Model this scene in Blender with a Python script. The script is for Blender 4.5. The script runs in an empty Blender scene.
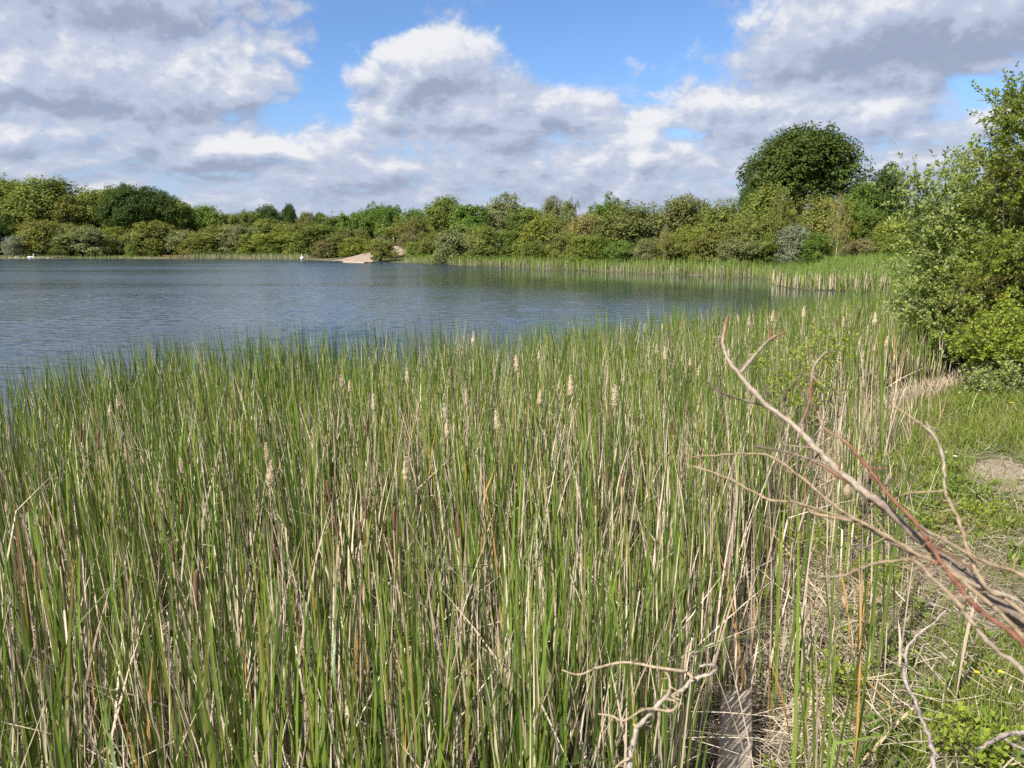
import bpy, math, random
import numpy as np
from mathutils import Vector

R = math.radians
sc = bpy.context.scene
col = sc.collection
rng = np.random.default_rng(11)
random.seed(11)

# ------------------------------------------------------------------ camera
CAMZ, PITCH, FPX = 3.2, R(10.1), 773.0
cd = bpy.data.cameras.new('camera')
cd.sensor_width = 36.0
cd.lens = 36.0 * FPX / 1024.0
cd.clip_start, cd.clip_end = 0.05, 9000.0
cd.dof.use_dof = True
cd.dof.focus_distance = 8.0
cd.dof.aperture_fstop = 8.5
cam = bpy.data.objects.new('camera', cd)
col.objects.link(cam)
cam.location = (0, 0, CAMZ)
cam.rotation_euler = (math.pi / 2 - PITCH, 0, 0)
sc.camera = cam

# ------------------------------------------------------------------ exposure, sampling
sc.view_settings.view_transform = 'Standard'
sc.view_settings.look = 'None'
sc.view_settings.gamma = 1.0
sc.view_settings.use_curve_mapping = False
EXPOSURE = 0.80
sc.view_settings.exposure = EXPOSURE
try:
    sc.cycles.max_bounces = 7
    sc.cycles.diffuse_bounces = 3
    sc.cycles.glossy_bounces = 3
    sc.cycles.transmission_bounces = 4
    sc.cycles.caustics_reflective = False
    sc.cycles.caustics_refractive = False
    sc.cycles.sample_clamp_indirect = 6.0
    sc.cycles.use_denoising = False
except Exception:
    pass

# ------------------------------------------------------------------ sun and sky
SUN_EL, SUN_AZ = R(43), R(222)          # azimuth clockwise from +Y: behind the left shoulder
sund = bpy.data.lights.new('sun', 'SUN')
sund.energy = 5.0
sund.angle = R(0.5)
sund.color = (1.0, 0.95, 0.86)
sun = bpy.data.objects.new('sun', sund)
col.objects.link(sun)
sv = Vector((math.sin(SUN_AZ) * math.cos(SUN_EL), math.cos(SUN_AZ) * math.cos(SUN_EL), math.sin(SUN_EL)))
sun.rotation_euler = sv.to_track_quat('Z', 'Y').to_euler()
sun.location = (-30, -30, 60)

SKY_STRENGTH = 0.08
world = bpy.data.worlds.new('World')
sc.world = world
world.use_nodes = True


def pix_dir(px, py):
    a, b = (px - 512) / FPX, (384 - py) / FPX
    return np.array([a, math.cos(PITCH) + b * math.sin(PITCH), -math.sin(PITCH) + b * math.cos(PITCH)])


def build_sky():
    nt = world.node_tree
    nt.nodes.clear()
    N, L = nt.nodes, nt.links

    def put(sock, v):
        if isinstance(v, (int, float)):
            sock.default_value = v
        else:
            L.new(v, sock)

    def m(op, a, b=None, c=None, clamp=False):
        n = N.new('ShaderNodeMath')
        n.operation = op
        n.use_clamp = clamp
        put(n.inputs[0], a)
        if b is not None:
            put(n.inputs[1], b)
        if c is not None:
            put(n.inputs[2], c)
        return n.outputs[0]

    def ramp(v, lo, hi):
        n = N.new('ShaderNodeMapRange')
        n.interpolation_type = 'SMOOTHSTEP'
        put(n.inputs[0], v)
        n.inputs[1].default_value = lo
        n.inputs[2].default_value = hi
        return n.outputs[0]

    def vec(x, y, z):
        n = N.new('ShaderNodeCombineXYZ')
        put(n.inputs[0], x)
        put(n.inputs[1], y)
        put(n.inputs[2], z)
        return n.outputs[0]

    def noise(v, scale, detail, rough=0.55, dist=0.0):
        n = N.new('ShaderNodeTexNoise')
        n.noise_dimensions = '3D'
        L.new(v, n.inputs['Vector'])
        n.inputs['Scale'].default_value = scale
        n.inputs['Detail'].default_value = detail
        n.inputs['Roughness'].default_value = rough
        n.inputs['Distortion'].default_value = dist
        return n.outputs[0]

    def mix(f, a, b):
        n = N.new('ShaderNodeMix')
        n.data_type = 'RGBA'
        put(n.inputs[0], f)
        for s, v in ((n.inputs[6], a), (n.inputs[7], b)):
            if isinstance(v, tuple):
                s.default_value = (*v, 1)
            else:
                L.new(v, s)
        return n.outputs[2]

    tc = N.new('ShaderNodeTexCoord')
    sep = N.new('ShaderNodeSeparateXYZ')
    L.new(tc.outputs['Generated'], sep.inputs[0])
    dx, dy, dz = sep.outputs
    az = m('ARCTAN2', dx, dy)
    el = m('ARCSINE', dz)

    def ae(px, py):
        d = pix_dir(px, py)
        d = d / np.linalg.norm(d)
        return math.atan2(d[0], d[1]), math.asin(d[2])

    def blobs(a, e, items):
        tot = None
        for (px, py, sx, sy, w) in items:
            a0, e0 = ae(px, py)
            u = m('MULTIPLY', m('SUBTRACT', a, a0), FPX / sx)
            v = m('MULTIPLY', m('SUBTRACT', e, e0), FPX / sy)
            r = m('ADD', m('MULTIPLY', u, u), m('MULTIPLY', v, v))
            g = m('MULTIPLY', m('EXPONENT', m('MULTIPLY', r, -1.0)), w)
            tot = g if tot is None else m('ADD', tot, g)
        return tot

    HOLES = [(330, 52, 34, 48, -0.56), (385, 22, 60, 24, -0.42), (590, 32, 110, 34, -0.95), (690, 20, 50, 26, -0.45),
             (645, 84, 40, 18, -0.50), (300, 114, 44, 16, -0.34), (965, 92, 56, 15, -0.48), (1012, 68, 36, 24, -0.42),
             (672, 134, 22, 9, -0.46), (575, 74, 36, 18, -0.42), (700, 60, 30, 20, -0.35), (215, 118, 30, 8, -0.22),
             (470, 66, 90, 40, 0.36), (440, 40, 50, 18, 0.25), (120, 70, 160, 40, 0.3), (900, 30, 150, 36, 0.42), (640, 150, 40, 18, 0.2),
             (245, 148, 60, 16, 0.3), (540, 115, 60, 22, 0.25), (720, 108, 90, 18, 0.3), (655, 58, 34, 14, 0.42), (860, 120, 120, 22, 0.25)]
    SHADE = [(90, 10, 170, 18, -0.34), (90, 46, 60, 15, 0.26), (235, 60, 46, 26, 0.24), (70, 84, 120, 10, 0.14), (80, 106, 110, 9, -0.26), (150, 118, 60, 7, -0.16),
             (40, 128, 70, 6, 0.20), (245, 147, 52, 10, 0.40), (225, 162, 60, 5, -0.18), (130, 150, 60, 6, -0.12), (300, 62, 14, 10, 0.2),
             (445, 48, 66, 22, 0.26), (490, 86, 80, 9, -0.22), (385, 116, 42, 9, 0.22), (450, 131, 80, 6, -0.20), (470, 146, 60, 5, 0.14),
             (648, 138, 26, 14, 0.46), (600, 124, 28, 9, 0.30), (620, 163, 50, 7, 0.22), (560, 147, 50, 5, -0.14), (530, 122, 14, 5, 0.24),
             (940, 46, 130, 14, -0.30), (800, 14, 80, 14, 0.14), (700, 104, 50, 9, 0.16), (770, 84, 80, 8, -0.16), (845, 108, 60, 9, 0.36), (760, 128, 70, 6, 0.20),
             (730, 146, 80, 6, -0.18), (520, 174, 90, 5, -0.14), (330, 172, 90, 5, -0.12), (330, 158, 70, 5, 0.10), (150, 172, 130, 6, -0.12), (700, 180, 120, 7, 0.14)]

    def density(a, e):
        # direction rebuilt, so that the field can be sampled a little higher up and nearer the sun
        proj = m('ADD', e, 0.10)
        pv = vec(m('DIVIDE', m('SINE', a), proj), m('DIVIDE', m('COSINE', a), proj), 3.7)
        n1 = noise(pv, 0.85, 5.0, 0.55, 0.4)
        # heaped lumps that shrink towards the horizon
        q = m('ADD', m('MAXIMUM', e, 0.0), 0.15)
        bv_ = vec(m('MULTIPLY', a, 3.1), m('MULTIPLY', m('LOGARITHM', q, math.e), 1.55), 1.3)
        bil = None
        for sc_, am in ((3.4, 0.50), (7.5, 0.27), (16.0, 0.15), (34.0, 0.085), (70.0, 0.045)):
            nn = m('ABSOLUTE', m('SUBTRACT', noise(bv_, sc_, 1.0, 0.4, 0.15), 0.5))
            t_ = m('MULTIPLY', m('SUBTRACT', 0.13, nn), -2.6 * am)
            bil = t_ if bil is None else m('ADD', bil, t_)
        d = m('ADD', m('MULTIPLY', m('SUBTRACT', n1, 0.5), 0.80), m('MULTIPLY', bil, 1.05))
        d = m('ADD', d, m('MULTIPLY', m('SUBTRACT', noise(bv_, 3.0, 6.0, 0.55, 0.2), 0.5), 0.55))
        d = m('ADD', d, blobs(a, e, HOLES))
        d = m('ADD', d, m('MULTIPLY', ramp(e, 0.30, 0.42), 0.22))
        return m('ADD', d, 0.57)

    D0 = density(az, el)
    D1 = density(m('SUBTRACT', az, 0.009), m('ADD', el, 0.016))
    cover = ramp(D0, 0.08, 0.46)
    lit = m('MULTIPLY', m('SUBTRACT', D0, D1), 1.1)
    av2 = vec(m('MULTIPLY', az, 1.0), m('MULTIPLY', el, 3.2), 7.9)
    fine = m('SUBTRACT', noise(av2, 9.0, 7.0, 0.60, 0.25), 0.5)
    thick = ramp(D0, 0.35, 1.1)
    sh = m('ADD', m('ADD', lit, m('MULTIPLY', fine, 0.50)), blobs(az, el, SHADE))
    sh = m('SUBTRACT', m('ADD', sh, 0.50), m('MULTIPLY', thick, 0.14), clamp=True)
    k = 1.0 / (SKY_STRENGTH * 2 ** EXPOSURE)

    def cc(c):
        return tuple(k * v for v in c)
    c1 = mix(ramp(sh, 0.05, 0.55), cc((0.350, 0.398, 0.535)), cc((0.54, 0.598, 0.745)))
    cloud = mix(ramp(sh, 0.50, 0.98), c1, cc((0.88, 0.885, 0.91)))
    sky = N.new('ShaderNodeTexSky')
    sky.sky_type = 'NISHITA'
    sky.sun_disc = False
    sky.sun_elevation = SUN_EL
    sky.sun_rotation = SUN_AZ
    sky.air_density = 1.0
    sky.dust_density = 0.3
    sky.ozone_density = 2.0
    tint = N.new('ShaderNodeMix')
    tint.data_type = 'RGBA'
    tint.blend_type = 'MULTIPLY'
    tint.inputs[0].default_value = 1.0
    L.new(sky.outputs[0], tint.inputs[6])
    tint.inputs[7].default_value = (0.74, 0.92, 1.18, 1)
    # pale grey blue towards the horizon
    hz = mix(m('MULTIPLY', m('SUBTRACT', 1.0, ramp(el, 0.0, 0.20)), 0.75), tint.outputs[2], cc((0.46, 0.53, 0.69)))
    skycol = mix(m('MULTIPLY', cover, 0.97), hz, cloud)
    low = m('MULTIPLY', m('SUBTRACT', 1.0, ramp(el, -0.02, 0.11)), 0.60)
    skycol = mix(low, skycol, cc((0.45, 0.515, 0.68)))
    bg = N.new('ShaderNodeBackground')
    L.new(skycol, bg.inputs[0])
    bg.inputs[1].default_value = SKY_STRENGTH
    out = N.new('ShaderNodeOutputWorld')
    L.new(bg.outputs[0], out.inputs[0])


build_sky()


# ------------------------------------------------------------------ measuring helpers
def at_y(px, py, Y):
    d = pix_dir(px, py)
    return np.array([0, 0, CAMZ]) + d * (Y / d[1])


def at_z(px, py, z):
    d = pix_dir(px, py)
    return np.array([0, 0, CAMZ]) + d * ((z - CAMZ) / d[2])


def at_r(px, py, r):
    d = pix_dir(px, py)
    return np.array([0, 0, CAMZ]) + d / np.linalg.norm(d) * r


# ------------------------------------------------------------------ object helpers
def tag(o, label=None, cat=None, group=None, kind=None):
    if label:
        o['label'] = label
    if cat:
        o['category'] = cat
    if group:
        o['group'] = group
    if kind:
        o['kind'] = kind
    return o


def empty(name, loc=(0, 0, 0)):
    o = bpy.data.objects.new(name, None)
    o.empty_display_size = 0.2
    o.location = loc
    col.objects.link(o)
    return o


def mesh_arr(name, V, F, C=None, smooth=True):
    """V (n,3), F (m,4) or (m,3), C (n,3) colour of each vertex"""
    V = np.ascontiguousarray(V, dtype=np.float32)
    F = np.ascontiguousarray(F, dtype=np.int32)
    me = bpy.data.meshes.new(name)
    k = F.shape[1]
    me.vertices.add(len(V))
    me.vertices.foreach_set('co', V.ravel())
    me.loops.add(F.size)
    me.loops.foreach_set('vertex_index', F.ravel())
    me.polygons.add(len(F))
    me.polygons.foreach_set('loop_start', np.arange(len(F), dtype=np.int32) * k)
    me.polygons.foreach_set('loop_total', np.full(len(F), k, dtype=np.int32))
    me.polygons.foreach_set('use_smooth', np.full(len(F), smooth, dtype=bool))
    if C is not None:
        a = me.attributes.new('col', 'FLOAT_COLOR', 'POINT')
        c4 = np.ones((len(V), 4), dtype=np.float32)
        c4[:, :3] = C
        a.data.foreach_set('color', c4.ravel())
    me.update(calc_edges=True)
    return me


def obj(name, me, mat, parent=None, loc=None):
    if mat is not None and not me.materials:
        me.materials.append(mat)
    o = bpy.data.objects.new(name, me)
    col.objects.link(o)
    if parent is not None:
        o.parent = parent
    if loc is not None:
        o.location = loc
    return o


def dup(o, parent=None):
    c = o.copy()
    col.objects.link(c)
    if parent is not None:
        c.parent = parent
    for ch in list(o.children):
        dup(ch, c)
    return c


class Acc:
    def __init__(self):
        self.V, self.F, self.C, self.n = [], [], [], 0

    def add(self, V, F, C=(1, 1, 1)):
        V = np.asarray(V, float).reshape(-1, 3)
        self.V.append(V)
        self.F.append(np.asarray(F, int) + self.n)
        C = np.asarray(C, float)
        if C.ndim == 1:
            C = np.tile(C, (len(V), 1))
        self.C.append(C)
        self.n += len(V)

    def mesh(self, name, smooth=True):
        return mesh_arr(name, np.concatenate(self.V), np.concatenate(self.F), np.concatenate(self.C), smooth)


def smooth_path(pts, n):
    pts = np.asarray(pts, float)
    k = len(pts)
    t = np.linspace(0, k - 1, n)
    i = np.clip(t.astype(int), 0, k - 2)
    f = (t - i)[:, None]
    p0 = pts[np.clip(i - 1, 0, k - 1)]
    p1, p2 = pts[i], pts[i + 1]
    p3 = pts[np.clip(i + 2, 0, k - 1)]
    return 0.5 * (2 * p1 + (p2 - p0) * f + (2 * p0 - 5 * p1 + 4 * p2 - p3) * f ** 2 + (3 * p1 - p0 - 3 * p2 + p3) * f ** 3)


def tube(acc, pts, rad, sides=6, C=(1, 1, 1), wob=0.0):
    pts = np.asarray(pts, float)
    n = len(pts)
    rad = np.broadcast_to(np.asarray(rad, float), (n,))
    T = np.gradient(pts, axis=0)
    T /= np.linalg.norm(T, axis=1)[:, None] + 1e-12
    u = np.cross(T[0], (0.13, 0.27, 0.95))
    if np.linalg.norm(u) < 1e-3:
        u = np.cross(T[0], (1, 0, 0))
    V = np.zeros((n, sides, 3))
    ang = np.arange(sides) * 2 * math.pi / sides
    for i in range(n):
        u = u - T[i] * np.dot(u, T[i])
        u /= np.linalg.norm(u) + 1e-12
        w = np.cross(T[i], u)
        rr = rad[i] * (1 + wob * rng.normal(size=sides))
        V[i] = pts[i] + (np.cos(ang) * rr)[:, None] * u + (np.sin(ang) * rr)[:, None] * w
    F = []
    for i in range(n - 1):
        for j in range(sides):
            jj = (j + 1) % sides
            F.append((i * sides + j, i * sides + jj, (i + 1) * sides + jj, (i + 1) * sides + j))
    V = V.reshape(-1, 3)
    V = np.vstack([V, pts[0], pts[-1]])
    a, b = n * sides, n * sides + 1
    for j in range(0, sides, 2):
        F.append((a, (j + 2) % sides, j + 1, j))
        e = (n - 1) * sides
        F.append((b, e + j, e + j + 1, e + (j + 2) % sides))
    acc.add(V, F, C)


# ------------------------------------------------------------------ materials
def new_mat(name):
    mt = bpy.data.materials.new(name)
    mt.use_nodes = True
    nt = mt.node_tree
    nt.nodes.clear()
    out = nt.nodes.new('ShaderNodeOutputMaterial')
    return mt, nt, out


def leaf_mat(name, rough=0.5, trans=0.35, spec=0.35, use_obj=False, tgain=(1.15, 1.25, 0.6)):
    mt, nt, out = new_mat(name)
    N, L = nt.nodes, nt.links
    at = N.new('ShaderNodeAttribute')
    at.attribute_name = 'col'
    c = at.outputs['Color']
    if use_obj:
        oi = N.new('ShaderNodeObjectInfo')
        mx = N.new('ShaderNodeMix')
        mx.data_type = 'RGBA'
        mx.blend_type = 'MULTIPLY'
        mx.inputs[0].default_value = 1
        L.new(c, mx.inputs[6])
        L.new(oi.outputs['Color'], mx.inputs[7])
        c = mx.outputs[2]
    p = N.new('ShaderNodeBsdfPrincipled')
    L.new(c, p.inputs['Base Color'])
    p.inputs['Roughness'].default_value = rough
    p.inputs['Specular IOR Level'].default_value = spec
    tr = N.new('ShaderNodeBsdfTranslucent')
    g = N.new('ShaderNodeMix')
    g.data_type = 'RGBA'
    g.blend_type = 'MULTIPLY'
    g.inputs[0].default_value = 1
    L.new(c, g.inputs[6])
    g.inputs[7].default_value = (*tgain, 1)
    L.new(g.outputs[2], tr.inputs['Color'])
    ms = N.new('ShaderNodeMixShader')
    ms.inputs[0].default_value = trans
    L.new(p.outputs[0], ms.inputs[1])
    L.new(tr.outputs[0], ms.inputs[2])
    L.new(ms.outputs[0], out.inputs[0])
    return mt


def solid_mat(name, c1, c2, scale=20, rough=0.85, bump=0.3, stretch=(1, 1, 1), attr=False, dist=0.02):
    mt, nt, out = new_mat(name)
    N, L = nt.nodes, nt.links
    tc = N.new('ShaderNodeTexCoord')
    mp = N.new('ShaderNodeMapping')
    mp.inputs['Scale'].default_value = stretch
    L.new(tc.outputs['Object'], mp.inputs[0])
    nz = N.new('ShaderNodeTexNoise')
    nz.inputs['Scale'].default_value = scale
    nz.inputs['Detail'].default_value = 6
    nz.inputs['Roughness'].default_value = 0.65
    L.new(mp.outputs[0], nz.inputs['Vector'])
    mr = N.new('ShaderNodeMapRange')
    mr.inputs[1].default_value, mr.inputs[2].default_value = 0.3, 0.7
    L.new(nz.outputs[0], mr.inputs[0])
    mx = N.new('ShaderNodeMix')
    mx.data_type = 'RGBA'
    L.new(mr.outputs[0], mx.inputs[0])
    mx.inputs[6].default_value = (*c1, 1)
    mx.inputs[7].default_value = (*c2, 1)
    c = mx.outputs[2]
    if attr:
        at = N.new('ShaderNodeAttribute')
        at.attribute_name = 'col'
        m2 = N.new('ShaderNodeMix')
        m2.data_type = 'RGBA'
        m2.blend_type = 'MULTIPLY'
        m2.inputs[0].default_value = 1
        L.new(c, m2.inputs[6])
        L.new(at.outputs['Color'], m2.inputs[7])
        c = m2.outputs[2]
    p = N.new('ShaderNodeBsdfPrincipled')
    L.new(c, p.inputs['Base Color'])
    p.inputs['Roughness'].default_value = rough
    p.inputs['Specular IOR Level'].default_value = 0.25
    b = N.new('ShaderNodeBump')
    b.inputs['Strength'].default_value = bump
    b.inputs['Distance'].default_value = dist
    L.new(nz.outputs[0], b.inputs['Height'])
    L.new(b.outputs[0], p.inputs['Normal'])
    L.new(p.outputs[0], out.inputs[0])
    return mt


M = {}
M['reed'] = leaf_mat('reed_leaf', 0.42, 0.15, 0.4)
M['dry'] = leaf_mat('dry_reed', 0.7, 0.10, 0.15, tgain=(1, 0.95, 0.8))
M['crown'] = leaf_mat('tree_foliage', 0.7, 0.30, 0.12, use_obj=True)
M['shrub'] = leaf_mat('shrub_leaf', 0.5, 0.42, 0.25)
M['grass'] = leaf_mat('grass_blade', 0.5, 0.35, 0.3)
M['fluff'] = leaf_mat('seed_fluff', 0.95, 0.25, 0.05, tgain=(1, 0.95, 0.85))
M['petal'] = leaf_mat('petal', 0.5, 0.3, 0.2, tgain=(1, 1, 1))
M['bark'] = solid_mat('bark', (0.16, 0.13, 0.10), (0.07, 0.055, 0.045), 6, 0.9, 0.6, (1, 1, 0.3), attr=True)
M['twig'] = solid_mat('dead_bark', (1.2, 1.18, 1.16), (0.50, 0.46, 0.43), 90, 0.7, 0.8, (1, 1, 1), attr=True, dist=0.004)
M['timber'] = solid_mat('weathered_timber', (0.40, 0.33, 0.265), (0.24, 0.195, 0.155), 14, 0.85, 0.5, (6, 6, 1))
M['rock'] = solid_mat('pale_rock', (0.42, 0.40, 0.36), (0.25, 0.235, 0.21), 5, 0.9, 0.5)
M['sand'] = solid_mat('bare_sand', (0.31, 0.24, 0.185), (0.20, 0.155, 0.115), 0.9, 0.95, 0.4)
M['dirt'] = solid_mat('trodden_earth', (0.34, 0.29, 0.24), (0.22, 0.185, 0.15), 9, 0.95, 0.6, dist=0.03)
M['white'] = solid_mat('white_feather', (0.80, 0.79, 0.77), (0.72, 0.71, 0.69), 8, 0.7, 0.1)
M['beak'] = solid_mat('orange_beak', (0.55, 0.22, 0.05), (0.45, 0.17, 0.04), 20, 0.5, 0.1)
M['steel'] = solid_mat('galvanised_steel', (0.30, 0.32, 0.34), (0.24, 0.26, 0.28), 1, 0.5, 0.1)


def water_mat():
    mt, nt, out = new_mat('lake_water')
    N, L = nt.nodes, nt.links
    tc = N.new('ShaderNodeTexCoord')

    def nz(sx, sy, scale, detail, rough, rot=0.0):
        mp = N.new('ShaderNodeMapping')
        mp.inputs['Scale'].default_value = (sx, sy, 1)
        mp.inputs['Rotation'].default_value = (0, 0, rot)
        L.new(tc.outputs['Object'], mp.inputs[0])
        n = N.new('ShaderNodeTexNoise')
        n.inputs['Scale'].default_value = scale
        n.inputs['Detail'].default_value = detail
        n.inputs['Roughness'].default_value = rough
        n.inputs['Distortion'].default_value = 0.3
        L.new(mp.outputs[0], n.inputs['Vector'])
        return n.outputs[0]
    h1 = nz(0.42, 1.0, 2.6, 3, 0.6, R(10))
    h2 = nz(0.5, 1.0, 8.0, 2, 0.5, R(-12))
    a = N.new('ShaderNodeMath')
    a.operation = 'MULTIPLY_ADD'
    L.new(h2, a.inputs[0])
    a.inputs[1].default_value = 0.30
    L.new(h1, a.inputs[2])
    # gusts: patches of rougher and calmer water
    g = nz(0.25, 1.0, 0.07, 3, 0.5, R(5))
    gr = N.new('ShaderNodeMapRange')
    gr.inputs[1].default_value, gr.inputs[2].default_value = 0.35, 0.65
    gr.inputs[3].default_value, gr.inputs[4].default_value = 0.55, 1.0
    L.new(g, gr.inputs[0])
    b = N.new('ShaderNodeBump')
    b.inputs['Distance'].default_value = 0.03
    L.new(a.outputs[0], b.inputs['Height'])
    p = N.new('ShaderNodeBsdfPrincipled')
    p.inputs['Base Color'].default_value = (0.014, 0.030, 0.046, 1)
    # sheltered calm water in the corner by the right hand bank, wind roughened elsewhere
    vd = N.new('ShaderNodeVectorMath')
    vd.operation = 'DISTANCE'
    L.new(tc.outputs['Object'], vd.inputs[0])
    vd.inputs[1].default_value = (30, 84, 0)
    cm = N.new('ShaderNodeMapRange')
    cm.interpolation_type = 'SMOOTHSTEP'
    cm.inputs[1].default_value, cm.inputs[2].default_value = 22, 58
    cm.inputs[3].default_value, cm.inputs[4].default_value = 0.16, 1.0
    L.new(vd.outputs['Value'], cm.inputs[0])
    rm = N.new('ShaderNodeMath')
    rm.operation = 'MULTIPLY'
    L.new(gr.outputs[0], rm.inputs[0])
    L.new(cm.outputs[0], rm.inputs[1])
    r2 = N.new('ShaderNodeMath')
    r2.operation = 'MULTIPLY'
    L.new(rm.outputs[0], r2.inputs[0])
    L.new(rm.outputs[0], b.inputs['Strength'])
    r2.inputs[1].default_value = 0.24
    # the open water far out is rougher than what the near wavelets show
    sx = N.new('ShaderNodeSeparateXYZ')
    L.new(tc.outputs['Object'], sx.inputs[0])
    fo = N.new('ShaderNodeMapRange')
    fo.inputs[1].default_value, fo.inputs[2].default_value = 18, 95
    fo.inputs[3].default_value, fo.inputs[4].default_value = 0.55, 1.15
    L.new(sx.outputs[1], fo.inputs[0])
    r3 = N.new('ShaderNodeMath')
    r3.operation = 'MULTIPLY'
    L.new(r2.outputs[0], r3.inputs[0])
    L.new(fo.outputs[0], r3.inputs[1])
    L.new(r3.outputs[0], p.inputs['Roughness'])
    p.inputs['IOR'].default_value = 1.333
    L.new(b.outputs[0], p.inputs['Normal'])
    L.new(p.outputs[0], out.inputs[0])
    return mt


def ground_mat():
    mt, nt, out = new_mat('ground_soil')
    N, L = nt.nodes, nt.links
    at = N.new('ShaderNodeAttribute')
    at.attribute_name = 'col'
    tc = N.new('ShaderNodeTexCoord')
    n1 = N.new('ShaderNodeTexNoise')
    n1.inputs['Scale'].default_value = 14
    n1.inputs['Detail'].default_value = 7
    n1.inputs['Roughness'].default_value = 0.7
    L.new(tc.outputs['Object'], n1.inputs['Vector'])
    mr = N.new('ShaderNodeMapRange')
    mr.inputs[1].default_value, mr.inputs[2].default_value = 0.3, 0.7
    mr.inputs[3].default_value, mr.inputs[4].default_value = 0.55, 1.3
    L.new(n1.outputs[0], mr.inputs[0])
    mx = N.new('ShaderNodeMix')
    mx.data_type = 'RGBA'
    mx.blend_type = 'MULTIPLY'
    mx.inputs[0].default_value = 1
    L.new(at.outputs['Color'], mx.inputs[6])
    L.new(mr.outputs[0], mx.inputs[7])
    p = N.new('ShaderNodeBsdfPrincipled')
    L.new(mx.outputs[2], p.inputs['Base Color'])
    p.inputs['Roughness'].default_value = 0.95
    p.inputs['Specular IOR Level'].default_value = 0.15
    b = N.new('ShaderNodeBump')
    b.inputs['Strength'].default_value = 0.6
    b.inputs['Distance'].default_value = 0.03
    L.new(n1.outputs[0], b.inputs['Height'])
    L.new(b.outputs[0], p.inputs['Normal'])
    L.new(p.outputs[0], out.inputs[0])
    return mt


M['water'] = water_mat()
M['ground'] = ground_mat()

# ------------------------------------------------------------------ plan of the place
# waterline of the lake: near reed front, then round by the right, the spit, the far shore and back on the left
NEAR = [at_z(x, y, 1.58)[:2] for x, y in ((-160, 392), (0, 368), (90, 358), (160, 352), (240, 347), (320, 342), (400, 338), (480, 333),
                                          (560, 326), (620, 320), (680, 313), (740, 306), (790, 300), (830, 295))]
RIGHT = [np.array([18.5, 34.0]), np.array([24.0, 46.0])]
SPIT = [at_z(x, y, 0)[:2] for x, y in ((897, 294.5), (869, 292.5), (830, 291), (794, 289), (778, 286.5), (772, 284), (776, 280.5), (790, 279.5))]
FAR = [at_z(x, y, 0)[:2] for x, y in ((770, 279), (740, 277.6), (700, 275.8), (640, 273.2), (600, 271.6), (560, 270), (510, 268), (470, 266), (430, 264),
                                      (400, 263), (372, 262), (340, 261.2), (300, 260), (240, 259.2), (180, 259), (100, 259), (0, 259), (-150, 259))]
LEFT = [np.array([-290.0, 190.0]), np.array([-260.0, 60.0]), np.array([-90.0, 10.0]), np.array([-30.0, 7.5])]
LAKE = np.array(NEAR + RIGHT + SPIT + FAR + LEFT)
BANK = [np.array(v) for v in ((-60.0, -4.0), (-20.0, 0.6), (-6.0, 1.2), (-1.0, 1.3), (0.3, 1.7), (0.95, 2.9))] + \
       [at_z(x, y, 0.2)[:2] for x, y in ((738, 768), (748, 690), (756, 620), (770, 560), (795, 500), (820, 452), (856, 418), (905, 401), (960, 391), (1024, 385))] + \
       [np.array(v) for v in ((15.0, 20.0), (21.0, 30.0), (29.0, 45.0))]
WET = np.array(BANK + SPIT + FAR + LEFT)


def inside(poly, P):
    x, y = P[:, 0], P[:, 1]
    r = np.zeros(len(P), bool)
    n = len(poly)
    j = n - 1
    for i in range(n):
        xi, yi = poly[i]
        xj, yj = poly[j]
        c = ((yi > y) != (yj > y)) & (x < (xj - xi) * (y - yi) / (yj - yi + 1e-12) + xi)
        r ^= c
        j = i
    return r


def edge_dist(poly, P, closed=True):
    d = np.full(len(P), 1e9)
    n = len(poly)
    for i in range(n if closed else n - 1):
        a, b = poly[i], poly[(i + 1) % n]
        ab = b - a
        t = np.clip(((P - a) @ ab) / (ab @ ab + 1e-12), 0, 1)
        d = np.minimum(d, np.linalg.norm(P - (a + t[:, None] * ab), axis=1))
    return d


def wob(P, s, seed=0):
    x, y = P[:, 0] * s + seed * 7.1, P[:, 1] * s + seed * 3.3
    return (np.sin(x * 1.3 + 1.7 * np.sin(y * 0.9)) + np.sin(y * 1.7 + 1.3 * np.sin(x * 1.1 + 2)) + np.sin((x + y) * 2.3 + 0.5) * 0.5) / 2.5


def ground_z(P):
    P = np.asarray(P, float).reshape(-1, 2)
    dl = edge_dist(LAKE, P) * np.where(inside(LAKE, P), -1, 1)
    dw = edge_dist(WET, P) * np.where(inside(WET, P), -1, 1)
    r = np.linalg.norm(P, axis=1)
    far = np.clip((r - 25) / 40, 0, 1)
    dd = np.maximum(dw, 0)
    near_h = 1.12 * (1 - np.exp(-dd / 1.6))
    far_h = 3.0 * (1 - np.exp(-np.maximum(dd - 3, 0) / 30))
    z = near_h * (1 - far) + far_h * far
    z += 0.75 * np.exp(-((P[:, 0]) ** 2 + (P[:, 1] + 0.9) ** 2) / 2.2)
    z += np.where(dw > 0, np.minimum(dd, 1) * (0.05 * wob(P, 2.1) + 0.022 * wob(P, 7, 3)) * (1 - far), 0)
    marsh = 0.05 + 0.02 * wob(P, 1.5, 5)
    z = np.where(dl > 0, np.maximum(z + marsh, 0.03), np.maximum(-0.9, -0.02 + 0.35 * dl))
    return z


def on_ground(x, y):
    return float(ground_z([[x, y]])[0])


# ------------------------------------------------------------------ ground
PATH_MID = smooth_path([at_z(1150, 520, 1.0)[:2], at_z(1060, 485, 1.0)[:2], at_z(1010, 466, 1.0)[:2], at_z(985, 452, 1.0)[:2] + np.array([0.25, 0.25])], 24)


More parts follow.
